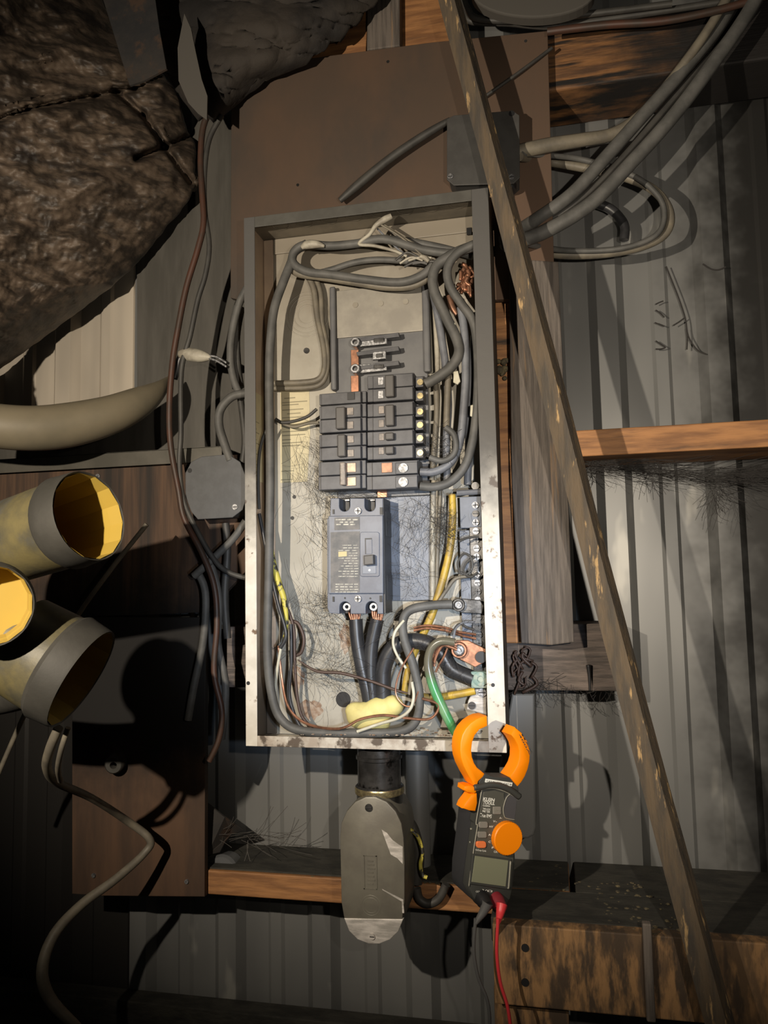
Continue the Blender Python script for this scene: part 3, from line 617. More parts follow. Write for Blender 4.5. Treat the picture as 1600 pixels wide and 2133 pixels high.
cable('panel_cable', 'thin grey cable crossing inside the top loop', [(886, 548), (800, 541), (742, 546), (690, 562), (650, 572)], 6.5, 'cab_g', -.205)
cable('panel_cable', 'grey cable along the top wall into the right bundle', [(760, 498), (830, 500), (900, 512), (950, 524), (985, 534)], 8, 'cab_g', -.19)
bm = NB(); ptube(bm, [(628, 516), (640, 510), (660, 509), (676, 513)], [4, 9, 8, 3], -.232, 10); obj('cut_cable_end', bm, M['cab_w'], None, smooth=True, label='pale peeled patch on the turn of the top cable loop', cat='cable end')
cable('panel_cable', 'tan twin cable hanging from top loop to the left cable, outer', [(640, 572), (654, 604), (661, 660), (674, 722), (676, 766), (664, 790), (630, 797), (566, 799)], 6.5, 'cab_t', -.185)
cable('panel_cable', 'tan twin cable hanging from top loop to the left cable, inner', [(655, 576), (668, 610), (671, 670), (681, 722), (681, 772), (668, 800), (632, 808), (566, 809)], 5.5, 'cab_t', -.182)
cable('panel_wire', 'thin dark wire from the left cable to the second left breaker', [(574, 873), (588, 880), (610, 878), (640, 868), (660, 852)], 3.4, 'cab_d', -.2, cat='wire')
cable('panel_wire', 'thin tan wire from the left cable to the left breakers, lower', [(576, 876), (598, 886), (616, 889), (642, 882), (664, 880)], 3, 'cab_t', -.195, cat='wire')
cable('panel_wire', 'dark thin wire curving from left cable to the left lip', [(562, 886), (548, 912), (540, 950), (538, 1010), (540, 1060)], 3.5, 'cab_d', -.215, cat='wire')
# tan peeled strand and fan of thin wires at the top
cable('bare_strand', 'tan peeled wire standing up at the panel top', [(816, 450), (800, 458), (783, 470), (770, 488), (748, 508), (780, 512), (820, 522), (848, 534)], [6, 7, 5, 4, 3.5, 3.5, 3.2, 3], 'cab_w', -.228, cat='wire')
for i, (a, b) in enumerate((((790, 466), (884, 536)), ((797, 470), (872, 522)), ((800, 468), (900, 528)), ((786, 476), (868, 546)), ((792, 484), (850, 540)))):
    mxx, myy = (a[0] + b[0]) / 2, (a[1] + b[1]) / 2 + (-6 + 4 * i)
    cable('thin_wire', ('uppermost', 'second', 'middle', 'fourth', 'lowest')[i] + ' of five thin wires fanning from the tan strand at panel top', [a, (mxx, myy), b], 2.0, 'cab_b' if i % 2 else 'cab_t', -.226 + .003 * i, 'fan of thin wires at panel top', 6, 6, 'wire')
for i in range(5):
    x = 858 + i * 9; y = 528 + (i * 7) % 20
    cable('thin_wire', ('leftmost', 'second from left', 'middle', 'second from right', 'rightmost')[i] + ' of five short scorched wire ends in the knot at panel top', [(x - 34, y + 14), (x - 10, y - 2 + 3 * i), (x + 14, y + 8)], 2.4, 'cab_w' if i % 2 else 'cab_d', -.23, 'tangled wire ends at panel top', 6, 6, 'wire')
bm = NB(); ptube(bm, [(876, 534), (886, 538), (893, 545)], [4, 5.5, 4], -.234, 8); obj('wire_end', bm, M['cab_w'], None, smooth=True, label='pale wire nut end in the knot beside the right bundle', cat='wire end')
# right bundle
cable('panel_cable', 'grey cable curving from the top right hole to top right breaker', [(992, 512), (968, 519), (938, 533), (907, 558), (903, 600), (927, 655), (951, 705), (956, 736), (940, 764), (912, 786), (886, 800)], 11, 'cab_g', -.228)
cable('panel_cable', 'long grey cable from top right hole down to wide bottom breaker', [(996, 506), (955, 526), (933, 557), (937, 595), (962, 634), (985, 668), (994, 720), (996, 790), (992, 860), (984, 920), (968, 972), (938, 1004), (905, 1014), (876, 1013)], 9.5, 'cab_g', -.232)
cable('panel_cable', 'blue-grey cable from right bundle to upper screw of wide breaker', [(960, 640), (968, 700), (970, 780), (966, 850), (958, 920), (940, 962), (908, 982), (876, 983)], 8.5, 'cab_b', -.222)
cable('panel_cable', 'grey cable looping back beside the right breakers', [(928, 890), (945, 905), (950, 930), (942, 950), (920, 960), (895, 953)], 6.5, 'cab_g', -.23)
cable('panel_cable', 'blue-grey cable straight down beside the right pan rail', [(903, 612), (916, 680), (928, 760), (934, 840), (930, 920), (932, 1010)], 8, 'cab_b', -.2)
cable('panel_cable', 'tan cable end hanging beside the right breakers', [(934, 770), (932, 830), (930, 890)], 7, 'cab_t', -.215)
cable('panel_cable', 'brown flat wire beside the right breakers', [(908, 800), (910, 860), (905, 930), (900, 1000)], 6, 'cab_t', -.195)
cable('panel_cable', 'blue-grey cable behind the right lip', [(988, 700), (982, 780), (978, 860), (976, 950), (974, 1010)], 8, 'cab_b', -.2)
cable('panel_cable', 'pale cable straight down right of the main breaker', [(906, 640), (912, 800), (904, 1000), (902, 1080), (901, 1170), (901, 1250)], 5.5, 'cab_w', -.19)
cable('panel_cable', 'tan cable down right of the main breaker', [(918, 1005), (914, 1090), (911, 1170), (909, 1245)], 4.5, 'cab_t', -.188)
for i, (x, y, wl) in enumerate(((945, 688, 'topmost'), (951, 788, 'second from top'), (1000, 812, 'third from top'), (986, 858, 'lowest'))):
    bm = NB(); pprism(bm, [(x - 6, y - 14), (x + 3, y - 16), (x + 8, y + 6), (x + 2, y + 13), (x - 7, y + 8)], -.236 + .004 * (i < 2), .004, .001)
    obj('melted_insulation', bm, M['wht'], None, label=wl + ' of four melted white scraps on the cables by the right lip', cat='scrap', group='melted white scraps')
# rusty mass at the knockout
rm = NB()
for i in range(26):
    a = random.uniform(0, 6.28); r = random.uniform(2, 20)
    x, y = 968 + r * math.cos(a), 575 + 1.5 * r * math.sin(a)
    ptube(rm, [(x, y), (x + random.uniform(-10, 10), y + random.uniform(4, 14)), (x + random.uniform(-6, 6), y + random.uniform(12, 26))], random.uniform(2.5, 5), -.20 - random.uniform(0, .012), 6, 3)
obj('burnt_wire_clump', rm, M['copper'], None, smooth=True, label='clump of burnt copper and rust at the right knockout', cat='wires', kind='stuff')
cable('panel_cable', 'scorched orange wire stub below the copper clump', [(936, 616), (942, 640), (952, 656)], [6, 7, 5], 'copper_dk', -.21)
# yellow, copper, white wires
cable('panel_wire', 'dirty yellow wire running down beside the neutral bar', [(942, 1030), (943, 1080), (938, 1140), (926, 1195), (910, 1250), (896, 1290), (872, 1340), (852, 1390), (842, 1445)], [7.5, 8, 8, 8, 8, 8.5, 8, 7, 7], 'yel', -.198, cat='wire')
cable('panel_wire', 'yellow wire running flat into the corroded ground lug', [(990, 1439), (955, 1446), (915, 1452), (880, 1452), (862, 1448)], 8, 'yel', -.205, cat='wire')
cable('panel_wire', 'tan wire beside the yellow wire at the neutral bar', [(985, 1200), (950, 1205), (930, 1230), (912, 1256)], 4, 'cab_t', -.21, cat='wire')
for i, (dy, lab_) in enumerate(((0, 'bare copper wire into the neutral bar, upper'), (6, 'bare copper wire into the neutral bar, lower'))):
    cable('bare_wire', lab_, [(862, 1308 + dy), (890, 1303 + dy), (930, 1308 + dy), (955, 1316 + dy), (992, 1322 + dy * 1.4)], 2.6, 'copper', -.212, cat='wire', n=8)
for i in range(3):
    cable('bare_wire', ('outer', 'middle', 'inner')[i] + ' of three bare copper strands arching into the copper ring lug', [(905, 1388 - 4 * i), (903 + 4 * i, 1362), (915 + 4 * i, 1345), (938, 1338 + 5 * i), (952, 1344 + 5 * i)], 3, 'copper', -.224 - .003 * i, 'strands in the copper ring lug', 8, 6, 'wire')
cable('bare_wire', 'thin copper wire slanting down from the copper lug', [(932, 1350), (925, 1368), (915, 1385), (908, 1400)], 2.2, 'copper', -.23, cat='wire', n=8)
cable('green_wire', 'shiny green wire, grey at its top, from copper lug to the meter jaw', [(948, 1338), (918, 1336), (898, 1352), (892, 1384), (902, 1428), (922, 1474), (940, 1510), (956, 1537)], [8, 8.5, 9, 9.5, 10.5, 10.5, 10, 9], 'green', [-.235][0], cat='wire')
cable('service_cable', 'thick black cable arching from the conduit to the corroded lug', [(800, 1500), (798, 1440), (800, 1390), (818, 1352), (850, 1336), (890, 1340), (920, 1362), (942, 1394), (985, 1414)], 17, 'cab_k', -.205, n=14)
for k, (lab_, pts, lx) in enumerate((('thick black service cable into the left main breaker lug', [(741, 1290), (745, 1340), (756, 1400), (768, 1450), (772, 1500)], 739), ('thick black service cable into the right main breaker lug', [(786, 1290), (774, 1345), (772, 1400), (776, 1450), (778, 1500)], 787))):
    t = empty('service_cable', P(pts[0][0], pts[0][1], -.2), lab_, 'cable')
    bm = NB(); ptube(bm, pts, 14.5, -.205, 14); obj('jacket', bm, M['cab_k'], t, smooth='auto')
    for j in range(6):
        x = lx - 11 + 4.4 * j; bm = NB(); ptube(bm, [(x, 1268), (x + random.uniform(-1, 1), 1280), (x * .6 + pts[0][0] * .4, 1294)], 2.7, -.207 - .003 * math.sin(j), 6, 3); obj('copper_strand', bm, M['copper'], t, smooth=True)
cable('bare_wire', 'long copper wire sagging along the panel bottom over the putty', [(580, 1345, -.21), (588, 1420, -.21), (602, 1475, -.22), (640, 1508, -.225), (706, 1518), (752, 1498), (800, 1490), (850, 1496), (892, 1498), (910, 1484), (912, 1466), (880, 1455)], 2.8, 'copper', -.240, cat='wire', n=8)
cable('panel_wire', 'off-white wire down the lower left of the panel', [(586, 1345), (577, 1400), (575, 1450), (588, 1495), (612, 1518), (640, 1526)], 3.2, 'wht', -.215, cat='wire')
cable('panel_wire', 'off-white wire curving across the putty at the panel bottom', [(744, 1524), (790, 1508), (830, 1496), (854, 1478), (862, 1450), (858, 1420)], 3.4, 'wht', -.242, cat='wire')
cable('panel_wire', 'thin off-white wire curving beside the thick black arch', [(842, 1292), (824, 1315), (819, 1340), (828, 1366), (846, 1392)], 3, 'wht', -.235, cat='wire')
cable('bare_wire', 'thin copper loop right of the putty', [(862, 1350), (835, 1395), (824, 1440), (838, 1466), (858, 1470), (872, 1440)], 2.0, 'copper', -.238, cat='wire', n=8)
cable('panel_wire', 'yellow and black wire on the left inside wall', [(563, 1120), (570, 1170), (580, 1212), (592, 1250), (597, 1300), (590, 1340)], [4, 5, 7, 6, 4, 4], 'yelk', -.215, cat='wire')
cable('panel_wire', 'black wire beside the yellow one on left wall', [(540, 1070), (552, 1130), (566, 1200), (580, 1260), (596, 1320), (584, 1350)], 4, 'cab_k', -.225, cat='wire')
cable('panel_wire', 'dark brown wire with a loop at the lower left', [(596, 1260), (606, 1290), (622, 1300), (633, 1330), (628, 1358), (616, 1366)], 3.6, 'brn', -.2, cat='wire')
cable('panel_wire', 'dark brown wire hanging to the panel floor at left', [(600, 1270), (612, 1310), (614, 1370), (618, 1440), (628, 1490), (652, 1518)], 3.4, 'brn', -.205, cat='wire')
cable('panel_wire', 'black wire hanging straight to the panel floor at left', [(606, 1300), (607, 1380), (603, 1450), (618, 1500), (632, 1520)], 3.6, 'cab_k', -.21, cat='wire')
cable('dead_twig', 'brown brittle twig across the service cables', [(620, 1374), (660, 1398), (710, 1402), (770, 1418), (820, 1436), (850, 1444)], [1.5, 3, 3.4, 3, 3, 1.5], 'brn', -.235, cat='twig')
for i, pts in enumerate(([(958, 1196), (954, 1172), (966, 1154), (980, 1160), (984, 1182), (972, 1196), (960, 1192)], [(990, 1160), (972, 1172), (966, 1190), (980, 1202), (996, 1192)], [(998, 1118), (975, 1120), (956, 1128)], [(945, 1330), (950, 1308), (968, 1296), (990, 1296)], [(940, 1322), (956, 1300), (975, 1308), (988, 1312)])):
    cable('neutral_wire', ('dark wire loop on the neutral bar', 'dark wire curl at the neutral bar screws', 'dark wire into the upper neutral bar', 'grey wire arching into the lower neutral bar', 'dark wire arching under the grey one at the neutral bar')[i], pts, 2.6, 'cab_d' if i != 3 else 'cab_b', -.222, None, 8, 6, 'wire')
# putty
pb = NB()
for x, y, rx, ry, rz in ((762, 1492, 42, 30, 24), (790, 1480, 34, 28, 22), (818, 1470, 24, 22, 20), (742, 1480, 24, 18, 16), (785, 1505, 30, 20, 20)):
    c = P(x, y, -.212); k = depth(c) / F
    r = bmesh.ops.create_icosphere(pb, subdivisions=3, radius=1)
    for v in r['verts']: v.co = c + Vector((v.co.x * rx * k, v.co.y * rz * k, v.co.z * ry * k))
pt_ = obj('duct_putty', pb, M['putty'], None, smooth=True, label='lump of yellow duct seal putty at the panel bottom', cat='putty')
md = pt_.modifiers.new('r', 'REMESH'); md.mode = 'VOXEL'; md.voxel_size = .0022; md.use_smooth_shade = True
md = pt_.modifiers.new('s', 'SMOOTH'); md.iterations = 8; md.factor = .6

# ---------------------------------------------------------------- conduit body under the panel
cb = empty('conduit_fitting', P(775, 1970, -.2), 'grey cast conduit body with long oval cover below the panel', 'conduit fitting')
def stad(cx, y0, y1, hw, n=12, taper=0):
    o = []
    for i in range(n + 1):
        a = math.pi * i / n; o.append((cx - hw * math.cos(a), y0 + hw * .92 - hw * .92 * math.sin(a)))
    for i in range(n + 1):
        a = math.pi * i / n; o.append((cx + taper + (hw - taper) * math.cos(a), y1 - hw * .78 + hw * .78 * math.sin(a)))
    return o
cov = [(708, 1745), (711, 1715), (722, 1690), (740, 1670), (762, 1660), (782, 1660), (805, 1670), (824, 1690), (836, 1715), (841, 1745), (843, 1800), (843, 1880), (838, 1915), (828, 1940), (812, 1956), (790, 1964), (768, 1964), (746, 1955), (728, 1938), (716, 1910), (711, 1880)]
bm = NB(); pprism(bm, cov, -.262, .006, .002); cv = obj('cover', bm, M['cond'], cb, smooth='auto')
bm = NB(); pprism(bm, [(717, 1913), (840, 1915), (830, 1940), (813, 1957), (791, 1966), (768, 1966), (745, 1957), (727, 1939)], -.2632, .006, .001); obj('scraped_foot', bm, M['cond_b'], cv, label='bare scraped metal foot')
bm = NB(); pprism(bm, [(x + (x - 776) * .02, y) for x, y in cov], -.254, .085, .008); obj('body', bm, M['cond'], cb, smooth='auto')
bm = NB(); pprism(bm, [(795, 1728), (806, 1735), (818, 1750), (832, 1760), (839, 1764), (839, 1800), (828, 1788), (814, 1780), (808, 1764)], -.2626, .003); obj('paint_chip', bm, M['cond_b'], cv, label='bare pale paint chip')
bm = NB(); pprism(bm, [(796, 1852), (840, 1874), (842, 1902), (838, 1902), (837, 1878), (797, 1854)], -.2626, .003); obj('paint_chip', bm, M['cond_b'], cv, label='thin bright scratch')
screwhead(cv, 768, 1683, 8, -.262, 'dsteel', 's'); screwhead(cv, 775, 1952, 6, -.2635, 'cond_b', 's')
bm = NB()
for a in ((757, 1782, 785, 1784), (757, 1851, 785, 1853), (757, 1782, 759.5, 1853), (783, 1782, 785.5, 1853)): prect(bm, *a, -.2630, .002)
obj('cast_frame', bm, M['cond'], cv)
bm = NB(); 
for i in range(7): prect(bm, 765, 1792 + i * 8, 777 + (i % 3) * 2, 1795 + i * 8, -.2628, .002)
obj('cast_marks', bm, M['cond'], cv)
bm = NB(); ring(bm, 773, 1886, 20, -.2615, 1.5); ring(bm, 773, 1886, 15, -.2615, 1.2); obj('cast_emblem', bm, M['cond'], cv, smooth=True)
a = P(790, 1560, -.208); k = depth(a) / F
z = lambda y: P(790, y, -.208).z
zc = P(790, 1600, -.208)
bm = NB(); bm_lathe(bm, Vector((zc.x, -.208, 0)), Vector((0, 0, 1)), [(z(1672), 47 * k), (z(1648), 48 * k), (z(1645), 50 * k), (z(1637), 50 * k), (z(1633), 47 * k), (z(1632), 44 * k)], 40); obj('hub', bm, M['dsteel'], cb, smooth='auto')
bm = NB(); bm_lathe(bm, Vector((zc.x, -.208, 0)), Vector((0, 0, 1)), [(z(1640), 45 * k), (z(1580), 45 * k), (z(1578), 48 * k), (z(1572), 48 * k), (z(1570), 45 * k), (z(1556), 45 * k)], 40); obj('nipple', bm, M['chrome'], cb, smooth='auto')
bm = NB(); bm_lathe(bm, Vector((zc.x, -.208, 0)), Vector((0, 0, 1)), [(z(1650), 50.5 * k), (z(1646), 51.5 * k), (z(1643), 50.5 * k), (z(1640), 51.5 * k), (z(1636), 50 * k)], 40); obj('thread_ring', bm, M['brass'], cb, smooth='auto')
cable('conduit_pipe', 'grey vertical pipe behind the conduit body neck', [(868, 1560), (870, 1640), (872, 1720), (874, 1800)], 24, 'siding', -.10, n=20, cat='pipe')
cable('ground_strap', 'yellow-green wire bent beside the conduit body', [(850, 1725), (870, 1742), (880, 1775), (876, 1800), (880, 1822), (890, 1828)], 4, 'yelk', -.20, cat='wire')
cable('bent_hook', 'dark bent rod hooking under the girt beside the conduit body', [(868, 1850), (874, 1872), (892, 1882), (914, 1872), (930, 1842)], 9, 'cab_d', -.165, cat='rod')
cable('bent_pipe', 'black curved pipe between the conduit body and the siding', [(846, 1705), (862, 1730), (872, 1780), (868, 1840)], 12, 'cab_d', -.17, cat='pipe')

# ---------------------------------------------------------------- junction boxes
jb = empty('junction_box', P(448, 1080, -.155), 'octagonal grey junction box left of the panel', 'junction box')
oc = [(420, 951), (475, 946), (500, 962), (511, 990), (512, 1040), (505, 1062), (484, 1078), (412, 1082), (398, 1066), (386, 1035), (386, 985), (398, 962)]
bm = NB(); pprism(bm, oc, -.205, .003, .001); obj('cover', bm, M['jbox'], jb)
bm = NB(); pprism(bm, [(449 + (x - 449) * .96, 1015 + (y - 1015) * .96) for x, y in oc], -.202, .045); obj('box', bm, M['jbox_u'], jb)
bm = NB(); pdisc(bm, 395, 980, 5, -.2056, .001); obj('screw_slot', bm, M['black'], jb)
screwhead(jb, 489, 1056, 6, -.205, 'silver', 's')
ju = empty('junction_box', P(1005, 385, -.157), 'sooty square junction box on the plywood behind the stick', 'junction box')
uc = [(931, 248), (945, 240), (1068, 230), (1082, 240), (1083, 370), (1070, 382), (945, 386), (931, 374)]
bm = NB(); pprism(bm, uc, -.205, .003, .001); obj('cover', bm, M['jbox_u'], ju)
bm = NB(); pprism(bm, [(1007 + (x - 1007) * .96, 310 + (y - 310) * .96) for x, y in uc], -.202, .044); obj('box', bm, M['jbox_u'], ju)
for x, y in ((938, 367), (1066, 368)): screwhead(ju, x, y, 6, -.205, 'silver', 's')
bm = NB(); pdisc(bm, 1066, 236, 6, -.2056, .001); obj('screw_slot', bm, M['black'], ju)
bm = NB(); bm_cyl(bm, P(1058, 372, -.185), P(1058, 398, -.185), .014, n=18); obj('cable_clamp', bm, M['black'], ju)

# ---------------------------------------------------------------- cables outside the panel
cable('wall_cable', 'dark gritty cable slanting from the upper box down to the panel top', [(938, 250), (900, 272), (850, 304), (800, 340), (745, 386), (708, 418)], [6, 8, 8.5, 8.5, 9, 6], 'cab_d', -.18)
cable('wall_cable', 'thin dark cable slanting up right above the upper box', [(1150, 100, -.16), (1080, 152), (1006, 204)], 3.5, 'cab_d', -.166)
cable('wall_cable', 'flat grey cable leaving the upper box to the right', [(1074, 318, -.18), (1140, 303, -.17), (1210, 292, -.16), (1280, 278, -.15), (1340, 236, -.15), (1400, 165, -.16), (1470, 70, -.175), (1530, -30, -.18)], [15, 15, 14, 13, 12, 10, 10, 10], 'cab_t', -.15)
cable('wall_cable', 'tan cable leaving the upper box and looping down to the panel', [(1082, 326, -.185), (1140, 336), (1220, 350), (1300, 368), (1362, 396), (1394, 440), (1388, 484), (1340, 512), (1260, 528), (1170, 530), (1090, 518), (1050, 512, -.20)], 9.5, 'cab_t', -.10)
cable('wall_cable', 'inner tan loop cable right of the stick', [(1085, 320, -.185), (1200, 330), (1310, 362), (1368, 404), (1384, 448), (1364, 492), (1290, 518), (1180, 522), (1080, 505, -.19)], 6, 'cab_g', -.115)
cable('wall_cable', 'thick grey cable rising to the upper right, leftmost of the three', [(1050, 500, -.21), (1110, 462), (1190, 405), (1260, 330), (1340, 240), (1420, 150), (1500, 50), (1540, -30)], 14, 'cab_g', -.16)
cable('wall_cable', 'thick grey cable rising to the upper right, middle of the three', [(1050, 510, -.21), (1130, 485), (1230, 425), (1310, 345), (1400, 245), (1480, 140), (1550, 40), (1590, -30)], 15, 'cab_g', -.19)
cable('wall_cable', 'thick dark cable rising to the upper right, rightmost of the three', [(1050, 498, -.2), (1120, 475), (1190, 430), (1280, 350), (1400, 210), (1520, 75), (1600, -20)], 10, 'cab_d', -.14)
cable('wall_cable', 'short black cable bend behind the tan loop', [(1230, 420), (1272, 436), (1300, 468), (1300, 500)], 10, 'cab_k', -.05)
for i, (pts, lab_) in enumerate((([(948, -20), (965, 25), (985, 45), (1060, 48), (1150, 55), (1260, 40), (1400, 20), (1560, -5)], 'dark cable draped along the top of the charred beam'), ([(955, -30), (975, 20), (1000, 40), (1100, 42), (1220, 30), (1400, 8)], 'thin black cable along the charred beam top, behind'), ([(1140, 66), (1260, 52), (1380, 44), (1500, 20), (1600, -10)], 'brown charred cable lying across the beam face'))):
    cable('roof_cable', lab_, pts, 7 if i < 2 else 8, 'cab_d' if i < 2 else 'cab_r', -.16 - .015 * i)
cable('wall_cable', 'dark cable with scorched red stretch hanging left of the panel', [(446, 215), (424, 262), (418, 330), (421, 400), (424, 465), (412, 520), (388, 600), (370, 690), (359, 760), (353, 850), (356, 930), (372, 1020), (384, 1080), (420, 1150), (446, 1220), (452, 1300), (446, 1400), (462, 1480), (456, 1540), (436, 1585)], 6.5, 'cab_r', -.215)
cable('wall_cable', 'dark cable hanging beside the red one into the octagonal box', [(462, 240), (436, 290), (426, 360), (427, 440), (436, 512), (428, 572), (412, 625), (396, 700), (378, 772), (377, 900), (374, 965), (382, 1040), (412, 1108), (448, 1168), (476, 1192), (512, 1204)], 5.5, 'cab_d', -.21)
cable('wall_cable', 'grey cable descending close to the panel left lip, upper', [(522, 588), (500, 628), (484, 690), (480, 750), (490, 800), (506, 830)], 8, 'cab_g', -.19)
cable('wall_cable', 'broad grey flat cable beside the panel left lip', [(498, 640), (488, 700), (490, 760), (496, 808)], 13, 'cab_g', -.17)
cable('wall_cable', 'grey cable bend entering the octagonal box from above', [(520, 818), (484, 826), (460, 852), (456, 884), (466, 920), (480, 960)], 9, 'cab_g', -.20)
cable('wall_cable', 'grey cable behind the bend above the octagonal box', [(500, 824), (506, 870), (510, 920), (505, 965)], 7, 'cab_d', -.18)
for i, (pts, lab_) in enumerate((([(512, 1085), (486, 1122), (446, 1162), (404, 1200)], 'grey cable crossing below the octagonal box, falling left'), ([(392, 1090), (424, 1146), (446, 1196), (456, 1260), (454, 1340), (470, 1430), (462, 1540)], 'grey cable crossing below the octagonal box, falling right'), ([(412, 1192), (428, 1236), (424, 1330), (404, 1430), (392, 1500)], 'grey cable hanging behind the crossing below the octagonal box'), ([(470, 1090), (474, 1150), (468, 1240), (474, 1330)], 'grey cable straight below the octagonal box'))):
    cable('wall_cable', lab_, pts, 8, 'cab_g' if i != 3 else 'cab_d', -.20 + .008 * i)
pe = empty('cut_cable', P(378, 748, -.2), 'pale cut cable end with bare wires above the octagonal box', 'cable end')
bm = NB(); ptube(bm, [(374, 738), (392, 738), (418, 742), (440, 745)], [8, 14, 13, 5], -.205, 10); obj('peeled_jacket', bm, M['cab_w'], pe, smooth=True)
for dy in (0, 8):
    bm = NB(); ptube(bm, [(428, 740 + dy * .5), (452, 744 + dy), (472, 756 + dy)], 2.6, -.207, 8); obj('bare_wire', bm, M['silver'], pe, smooth=True)
bm = NB(); ptube(bm, [(380, 738), (372, 756), (364, 790)], [8, 7, 6], -.2, 10); obj('black_tail', bm, M['cab_k'], pe, smooth=True)
cable('pale_hose', 'thick pale sagging hose under the insulation at left', [(352, 786, -.12), (330, 812, -.16), (290, 838, -.20), (230, 864, -.24), (150, 884, -.28), (70, 892, -.32), (-20, 886, -.36), (-120, 870, -.4)], [3, 18, 32, 40, 46, 47, 47, 47], 'hose', -.2, n=24, sub=8, cat='hose')
cable('rod_brace', 'thin grey rod slanting behind the yellow-lined ducts', [(306, 1092, -.28), (230, 1188, -.29), (150, 1302, -.30), (60, 1470, -.31), (-20, 1650, -.32)], 5, 'cab_t', -.3, cat='rod')
cable('drooping_cable', 'long tan cable drooping at the lower left below the ducts', [(122, 1516, -.54), (104, 1560, -.53), (98, 1600, -.50), (120, 1630, -.45), (190, 1662, -.36), (262, 1708, -.26), (312, 1748, -.235), (300, 1778, -.24), (240, 1832, -.28), (170, 1884, -.32), (112, 1948, -.36), (88, 2020, -.38), (104, 2080, -.38), (160, 2140, -.38), (200, 2180, -.38)], [10, 10, 10, 9, 8, 8, 8, 8, 9, 10, 11, 12, 12, 10, 9], 'cab_t', -.3)
cable('drooping_cable', 'short strand beside the top of the drooping lower left cable', [(142, 1516, -.54), (128, 1560, -.535), (121, 1600, -.51), (126, 1626, -.465)], 6, 'cab_t', -.36)

# ---------------------------------------------------------------- yellow-lined ducts
def duct(label, px, py, Y, rpx, axis, length, back_r=1.0, n=40, collar=.045):
    c = P(px, py, Y); r = rpx * depth(c) / F
    right, down, fwd = RM.col[0], RM.col[1], RM.col[2]
    ax = (right * axis[0] - down * axis[1] - fwd * axis[2]).normalized()
    t = empty('yellow_lined_duct', c - ax * length * .5, label, 'duct')
    bm = NB(); bm_lathe(bm, c, ax, [(-length, r * .92 * back_r), (-length * .6, r * .95), (-collar, r * .97)], n); obj('duct_pipe', bm, M['duct_o'], t, smooth=True)
    bm = NB(); bm_lathe(bm, c, ax, [(-collar - .006, r * .98), (-collar, r * 1.04), (-collar * .7, r * 1.02), (-.004, r * 1.0), (0, r * .985), (-.002, r * .95)], n); obj('collar', bm, M['duct_c'], t, smooth='auto')
    bm = NB(); bm_lathe(bm, c, ax, [(-.001, r * .955), (-.02, r * .93), (-length * .5, r * .90), (-length * .99, r * .88), (-length * .99, 0)], 14); obj('lining', bm, M['duct_i'], t)
    return t
duct('yellow-lined duct, uppermost of three at the left edge', 188, 1074, -.58, 97, (.83, .23, .38), .24, collar=.035)
duct('yellow-lined duct facing the camera at the far left edge', -24, 1262, -.68, 89, (.45, .02, .9), .05, collar=.02)
duct('yellow-lined duct, lowest of three at the left edge, opening tilted down', 172, 1414, -.56, 112, (.88, -.47, .05), .09, collar=.03)
bm = NB(); ptube(bm, [(88, 1420, -.545), (50, 1436, -.53), (0, 1448, -.51), (-60, 1450, -.49)], [42, 40, 40, 40], -.3, 20); obj('duct_neck', bm, M['duct_c'], None, smooth=True, label='narrow grey pipe neck joining the lowest duct at left', cat='pipe')
bm = NB(); bm_lathe(bm, P(245, 1585, -.17), Vector((.25, -1, -.1)), [(-.01, .016), (.02, .016), (.024, .013), (.024, .006), (.01, .005)], 18); obj('pipe_stub', bm, M['duct_c'], None, smooth='auto', label='short grey pipe stub on the dark plywood at lower left', cat='pipe')

# ---------------------------------------------------------------- leaning stick
bm = NB()
N_ = 40; rings = []
for i in range(N_ + 1):
    t = i / N_; py = -60 + 2310 * t; px = 920 + .264 * (py + 60)
    px += 3 * math.sin(7 * t)
    c = P(px, py, -.266 - .10 * t); w, h = .0135 + .001 * t + .0012 * noise.noise(Vector((t * 9, 0, 0))), .0105
    a = Vector((math.cos(-.55), math.sin(-.55), 0)); b = Vector((-a.y, a.x, 0))
    j = lambda k: .0008 * noise.noise(Vector((t * 40, k, 3)))
    rings.append([bm.verts.new(c + a * (w + j(1)) * sx + b * (h + j(2)) * sy) for sx, sy in ((-1, -1), (1, -1), (1, 1), (-1, 1))])
for a, b in zip(rings, rings[1:]):
    for k in range(4): bm.faces.new((a[k], a[(k + 1) % 4], b[(k + 1) % 4], b[k]))
bm.faces.new(rings[0]); bm.faces.new(rings[-1][::-1])
bmesh.ops.bevel(bm, geom=[e for e in bm.edges if abs((e.verts[0].co - e.verts[1].co).normalized().z) > .5], offset=.0015, segments=1, affect='EDGES')
obj('wooden_stick', bm, M['stick'], None, label='long weathered square stick leaning diagonally across the right side', cat='stick')

# ---------------------------------------------------------------- clamp meter
ma = math.radians(33)
MN = Vector((math.sin(ma), -math.cos(ma), -.02)).normalized()
M0 = P(1030, 1700, -.315)
def q(x, y): return (900 + x / 4.267, 1450 + y / 4.267)
def mp_(pts, lift=0): return [PP(*q(x, y), M0 + MN * lift, MN) for x, y in pts]
cm = empty('clamp_meter', M0 - MN * .03, 'orange and dark grey clamp meter hooked on the panel bottom right corner', 'clamp meter')
def mpart(name, pts, lift, th, m, parent=None, bev=.001, smooth=False, label=None):
    bm = NB(); bm_prism(bm, mp_(pts, lift), -MN * th, bev); return obj(name, bm, M[m], parent or cm, smooth=smooth, label=label)
left_jaw = [(492, 176), (440, 184), (395, 205), (345, 240), (300, 290), (270, 345), (254, 410), (250, 480), (258, 550), (280, 620), (320, 700), (350, 750), (372, 796), (404, 800), (415, 760), (455, 722), (472, 692), (440, 664), (405, 636), (378, 594), (360, 540), (354, 480), (362, 410), (385, 350), (425, 300), (496, 268)]
